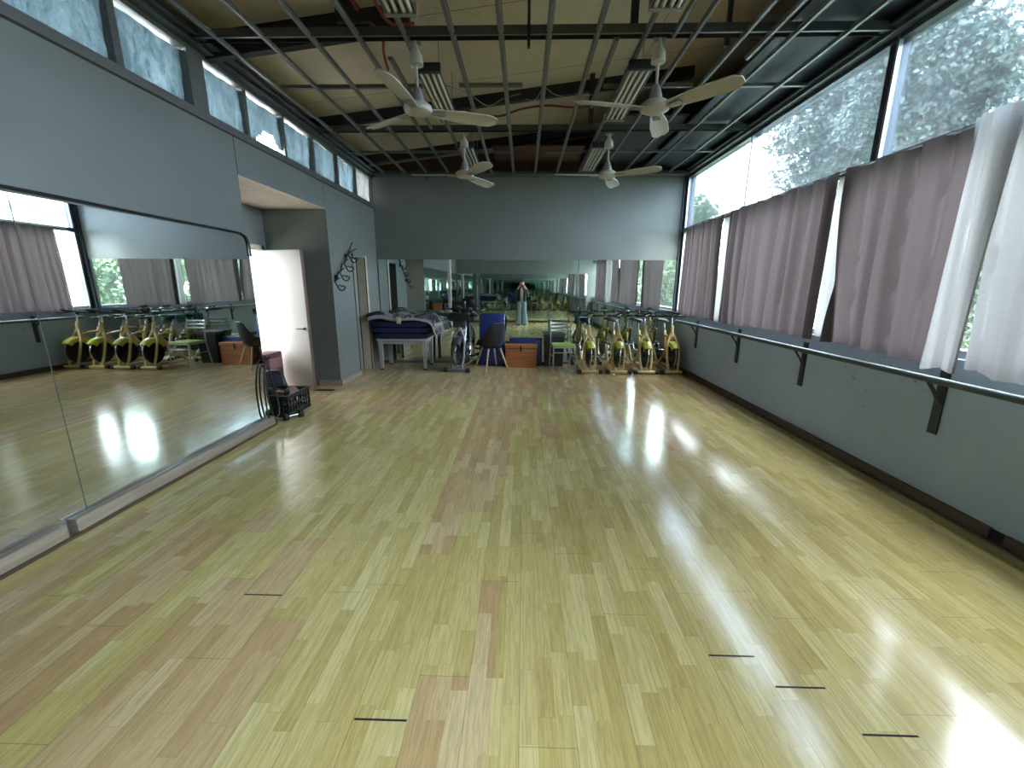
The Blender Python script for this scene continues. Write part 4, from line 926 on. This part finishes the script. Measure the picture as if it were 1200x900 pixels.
def jeans():
    mb = MB(); el = lambda cx, cy, z, w, d: [(cx + w * math.cos(a), cy + d * math.sin(a), z) for a in [2 * PI * i / 20 for i in range(20)]]
    mb.loft([el(0, .005, 1.02, .128, .102), el(0, 0, .96, .15, .118), el(0, -.005, .88, .165, .128), el(0, -.005, .84, .160, .118), el(0, -.005, .80, .10, .075)], M['jeans'])
    for s in (-1, 1):
        mb.loft([el(s * .084, -.003, .86, .088, .118), el(s * .090, .006, .72, .090, .098), el(s * .098, .014, .55, .084, .084), el(s * .104, .012, .42, .088, .086), el(s * .112, .008, .25, .105, .105), el(s * .118, .014, .10, .128, .128), el(s * .12, .018, .022, .138, .140)], M['jeans'])
    return mb
jeans().build('jeans', per, 80)
def torso_cloth():
    mb = MB(); el = lambda z, w, d, cy: [(w * math.cos(a), cy + d * math.sin(a), z) for a in [2 * PI * i / 24 for i in range(24)]]
    mb.loft([el(1.03, .128, .104, .008), el(1.12, .132, .108, .012), el(1.24, .146, .112, .002), el(1.31, .13, .10, -.002), el(1.36, .085, .075, -.002)], M['top']); return mb
torso_cloth().build('top', per, 80)
def jacket():
    mb = MB(); rings = []
    for z, w, d, cy in ((.88, .185, .145, -.005), (.98, .175, .135, -.002), (1.10, .17, .132, .004), (1.24, .18, .135, 0), (1.32, .165, .118, -.004), (1.375, .10, .088, -.004), (1.42, .068, .068, .0)):
        rings.append([(w * math.cos(a), cy + d * math.sin(a), z) for a in [math.radians(90 + 20 + (360 - 40) * i / 27) for i in range(28)]])
    mb.loft(rings, M['jacket'], closed=False); return mb
o = jacket().build('jacket', per, 80); s_ = o.modifiers.new('thick', 'SOLIDIFY'); s_.thickness = .012
for s in (-1, 1):
    m = MB(); m.tube(smoothpath([(s * .12, -.004, 1.345), (s * .172, .0, 1.315), (s * .21, .05, 1.20), (s * .23, .112, 1.085), (s * .205, .20, 1.195), (s * .165, .29, 1.315), (s * .158, .305, 1.338)], 5), [0.0645, 0.0636, 0.0619, 0.0602, 0.0585, 0.0568, 0.0533, 0.0516, 0.0499, 0.049, 0.0482, 0.0473, 0.0473, 0.0473, 0.0482, 0.0482, 0.0464, 0.0447, 0.043, 0.0413, 0.0404, 0.0396, 0.0378, 0.0361, 0.0353, 0.0344, 0.0335, 0.0335, 0.0335, 0.0344, 0.0344], M['jacket'], 14); m.build('sleeve', per, 80)
    m = MB(); m.loft([[(s * .12 + w * math.cos(a), y + 0 * a, .028 + h * max(-1, math.sin(a))) for a in [2 * PI * i / 14 for i in range(14)]] for y, w, h in ((-.085, .02, .015), (-.07, .04, .028), (0, .046, .04), (.08, .05, .03), (.14, .046, .024), (.175, .025, .015))], M['shoe']); m.build('shoe', per, 80)
ph = thing('phone', 'dark phone in a red case held level in both hands of the person', 'phone', (-.059, -.0265, 1.45))
m = MB(); m.rbox(-.072, .072, -.0045, .0035, -.036, .036, .0035, M['phonecase'], seg=3); m.build('case', ph, 40)
m = MB(); m.rbox(-.072, .072, -.0062, -.0040, -.034, .034, .0008, M['phone']); m.build('screen', ph, 40)
for x, z in ((.058, .018), (.058, -.012)):
    m = MB(); m.lathe([(.008, 0), (.0085, .0015), (.007, .002)], M['lens'], 16, TR(x, .003, z) @ RX(-PI / 2)); m.build('lens', ph, 40)

# ------------------------------------------------------------------ outside
m = MB(); m.box(-60, 60, -60, 80, -1.0, -.30, M['grass']); struct('ground', m, 0)
def leaves(name, blobs, n, size, seed, mt, parent):
    """many small folded leaves filling the given ellipsoids (x, y, z, rx, ry, rz, weight)"""
    r = np.random.default_rng(seed); B = np.array(blobs, float); wgt = B[:, 6] / B[:, 6].sum()
    k = r.choice(len(B), n, p=wgt); d = r.normal(size=(n, 3)); d /= np.linalg.norm(d, axis=1)[:, None]
    rad = r.uniform(.25, 1, n) ** .55
    c = B[k, :3] + d * rad[:, None] * B[k, 3:6]
    a = r.normal(size=(n, 3)); a[:, 2] -= .5; a /= np.linalg.norm(a, axis=1)[:, None]
    b = np.cross(a, r.normal(size=(n, 3))); b /= np.linalg.norm(b, axis=1)[:, None]; nn = np.cross(a, b)
    s = size * r.uniform(.65, 1.35, n)[:, None]; w = s * .30
    P = np.stack([c - a * s * .5, c + b * w + nn * w * .25, c + a * s * .5, c - b * w + nn * w * .25], 1).reshape(-1, 3)
    me = bpy.data.meshes.new(name); me.vertices.add(4 * n); me.vertices.foreach_set('co', P.ravel()); me.loops.add(6 * n)
    i4 = np.arange(n)[:, None] * 4; me.loops.foreach_set('vertex_index', (i4 + np.array([0, 1, 2, 0, 2, 3])).ravel())
    me.polygons.add(2 * n); me.polygons.foreach_set('loop_start', np.arange(2 * n) * 3); me.polygons.foreach_set('loop_total', np.full(2 * n, 3))
    me.update(calc_edges=True); me.materials.append(mt); o = bpy.data.objects.new(name, me); COL.objects.link(o); o.parent = parent; return o
def tree(label, x, y, h, blobs, n, size, seed, mt, trunk_r=.16):
    rnd = random.Random(seed)
    t = thing('tree', label, 'tree', (x, y, -.32), 0, 'trees outside the right windows')
    m = MB(); m.tube(smoothpath([(0, 0, 0), (.05, .05, h * .25), (-.04, .08, h * .5), (.06, .0, h * .8)], 5), [trunk_r * (1 - .75 * i / 15) for i in range(16)], M['bark'], 10)
    for b in blobs:
        z0 = h * rnd.uniform(.3, .6); c = Vector(b[:3]); p = Vector((0, .03, z0))
        m.tube(smoothpath([p, p.lerp(c, .5) + Vector((0, 0, .15)), c, c + (c - p) * .25], 4), [trunk_r * .4 * (1 - .85 * i / 12) for i in range(13)], M['bark'], 7)
    m.build('trunk', t, 60); leaves('foliage', blobs, n, size, seed, mt, t); return t
def cloud_blobs(rnd, cx, cy, cz, R, k, r):
    out = []
    for _ in range(k):
        d = Vector((rnd.gauss(0, 1), rnd.gauss(0, 1), rnd.gauss(0, 1))).normalized() * rnd.uniform(.3, 1)
        q = r * rnd.uniform(.7, 1.3); out.append((cx + d.x * R[0], cy + d.y * R[1], cz + d.z * R[2], q, q, q * .75, q ** 3))
    return out
rnd = random.Random(11)
tree('broad leafy tree outside the window bay nearest the camera', 8.4, 9.5, 7.6, cloud_blobs(rnd, 0, 0, 5.7, (1.2, 2.1, 1.8), 34, .80), 16000, .115, 1, M['leaf'])
tree('tall leafy tree outside the middle window bay', 11.2, 17.3, 10.0, cloud_blobs(rnd, 0, 0, 7.6, (1.4, 3.0, 2.3), 40, .95), 17500, .15, 2, M['leaf'])
tree('thin young tree beside the bright sky at the far end of the windows', 8.0, 20.6, 6.5, cloud_blobs(rnd, 0, 0, 5.0, (.5, 1.3, .9), 12, .45), 2600, .17, 3, M['leaf2'], .08)
tree('low olive green tree outside the windows behind the camera', 6.6, -4.9, 4.4, cloud_blobs(rnd, 0, 0, 2.9, (1.0, 1.9, 1.8), 22, .8), 11000, .16, 4, M['leaf2'])
tree('bushy tree outside the curtained windows beside the broad leafy one', 7.4, .2, 4.6, cloud_blobs(rnd, 0, 0, 3.2, (1.0, 1.3, 1.9), 18, .75), 11000, .16, 5, M['leaf2'])
tree('far tree standing behind the tall leafy tree', 18.5, 23.5, 13.0, cloud_blobs(rnd, 0, 0, 10.4, (2.2, 4.0, 2.6), 24, 1.5), 16000, .26, 6, M['leaf'])
for i, (x, y, h, lb) in enumerate(((5.0, -1.4, 1.9, 'green shrub under the windows behind the camera'), (4.75, 2.0, 2.9, 'green shrub under the windows beside the near bay'), (5.2, 5.5, 3.1, 'green shrub under the windows of the middle bay'))):
    t = thing('shrub', lb, 'shrub', (x, y, -.32), 0, 'shrubs outside the right windows')
    m = MB()
    for k in range(6):
        q = k * PI / 3; m.tube(smoothpath([(.05 * math.cos(q), .05 * math.sin(q), 0), (.2 * math.cos(q), .3 * math.sin(q), h * .4), (.35 * math.cos(q), .7 * math.sin(q), h * .8)], 3), .014, M['bark'], 6)
    m.build('stem', t, 60)
    leaves('foliage', cloud_blobs(rnd, 0, 0, h * .55, (.4, 1.1, h * .42), 16, .5), 6500, .12, 20 + i, M['leaf2'], t)
t = thing('building', 'white painted brick building outside beyond the far right window', 'building', (5.8, 9.4, -.32))
m = MB(); m.box(0, 1.3, 0, 2.2, 0, 3.4, M['wbrick']); m.build('wall', t, 0)
m = MB(); m.box(-.08, 1.38, -.08, 2.28, 3.4, 3.52, M['concrete']); m.build('parapet', t, 0)
m = MB(); m.box(-.03, .0, .9, 1.6, 1.5, 2.6, M['alu']); m.build('window_frame', t, 0)
m = MB(); m.box(-6.2, -6.0, 2.0, 10.0, -.3, 3.2, M['wbrick2']); struct('wall_outside', m, 0, label='white painted brick wall across the yard outside the left doorway')
m = MB(); m.box(-4.75, -4.6, 4.2, 8.6, -.3, .25, M['rbrick']); struct('wall_yard', m, 0, label='low maroon brick wall outside the left doorway')
m = MB(); m.box(-5.3, -3.68, 4.3, 7.4, 2.50, 2.58, M['concrete']); struct('ceiling_sky_blocker', m, 0, label='added concrete slab outside the left doorway that blocks sky light')  # unseen canopy added to cut the sky light on the open door

# ------------------------------------------------------------------ light: bright overcast sky
W = bpy.data.worlds.new('sky'); SC.world = W; W.use_nodes = True; nt = W.node_tree; nt.nodes.clear(); g = G(nt)
tc = g.n('ShaderNodeTexCoord'); sp = g.n('ShaderNodeSeparateXYZ'); g.l(tc.outputs['Generated'], sp.inputs[0])
col = g.ramp(sp.outputs[2], [(0, (.64, .72, .82)), (.18, (.74, .83, .94)), (.45, (.85, .94, 1.04)), (1, (.99, 1.07, 1.17))])
bg = g.n('ShaderNodeBackground'); g.l(col, bg.inputs[0]); bg.inputs[1].default_value = 9.0
wo = g.n('ShaderNodeOutputWorld'); g.l(bg.outputs[0], wo.inputs[0])
W.cycles.sampling_method = 'MANUAL'; W.cycles.sample_map_resolution = 64
for (nm, loc, rot, sx, sy) in (('right_sky_portal', (XR + .20, 3.2, 2.86), (0, math.radians(90), 0), .9, 9.2), ('right_lower_sky_portal', (XR + .20, 3.2, 1.72), (0, math.radians(90), 0), 1.36, 9.2), ('left_sky_portal', (XL - .14, 3.2, 3.04), (0, math.radians(-90), 0), .46, 9.2), ('door_sky_portal', (-3.75, 5.45, .96), (0, math.radians(-90), 0), 1.9, .72)):
    la = bpy.data.lights.new(nm, 'AREA'); la.shape = 'RECTANGLE'; la.size = sx; la.size_y = sy; la.cycles.is_portal = True
    lo = bpy.data.objects.new(nm, la); COL.objects.link(lo); lo.location = loc; lo.rotation_euler = rot

# ------------------------------------------------------------------ camera
F = 488.5; pt, yw, rl = math.radians(13.24), math.radians(-1.49), math.radians(.25)
cp, s_p, cy, sy = math.cos(pt), math.sin(pt), math.cos(yw), math.sin(yw)
fw = Vector((sy * cp, cy * cp, -s_p)); rt = Vector((cy, -sy, 0)); up = rt.cross(fw)
r2 = rt * math.cos(rl) + up * math.sin(rl); u2 = up * math.cos(rl) - rt * math.sin(rl)
cam = bpy.data.cameras.new('camera'); cam.sensor_width = 36; cam.lens = F / 1200 * 36; cam.clip_start = .01; cam.clip_end = 300
co = bpy.data.objects.new('camera', cam); COL.objects.link(co)
co.matrix_world = Matrix(((r2.x, u2.x, -fw.x, 0), (r2.y, u2.y, -fw.y, 0), (r2.z, u2.z, -fw.z, 1.45), (0, 0, 0, 1)))
SC.camera = co
vs_ = SC.view_settings; SC.display_settings.display_device = 'sRGB'; vs_.view_transform = 'Standard'; vs_.look = 'None'; vs_.gamma = 1; vs_.use_curve_mapping = False; vs_.exposure = 2.9
cy_ = SC.cycles; cy_.use_denoising = True; cy_.max_bounces = 14; cy_.diffuse_bounces = 6; cy_.glossy_bounces = 10; cy_.transmission_bounces = 6; cy_.transparent_max_bounces = 16; cy_.sample_clamp_indirect = 8; cy_.caustics_reflective = False; cy_.caustics_refractive = False; cy_.blur_glossy = .3
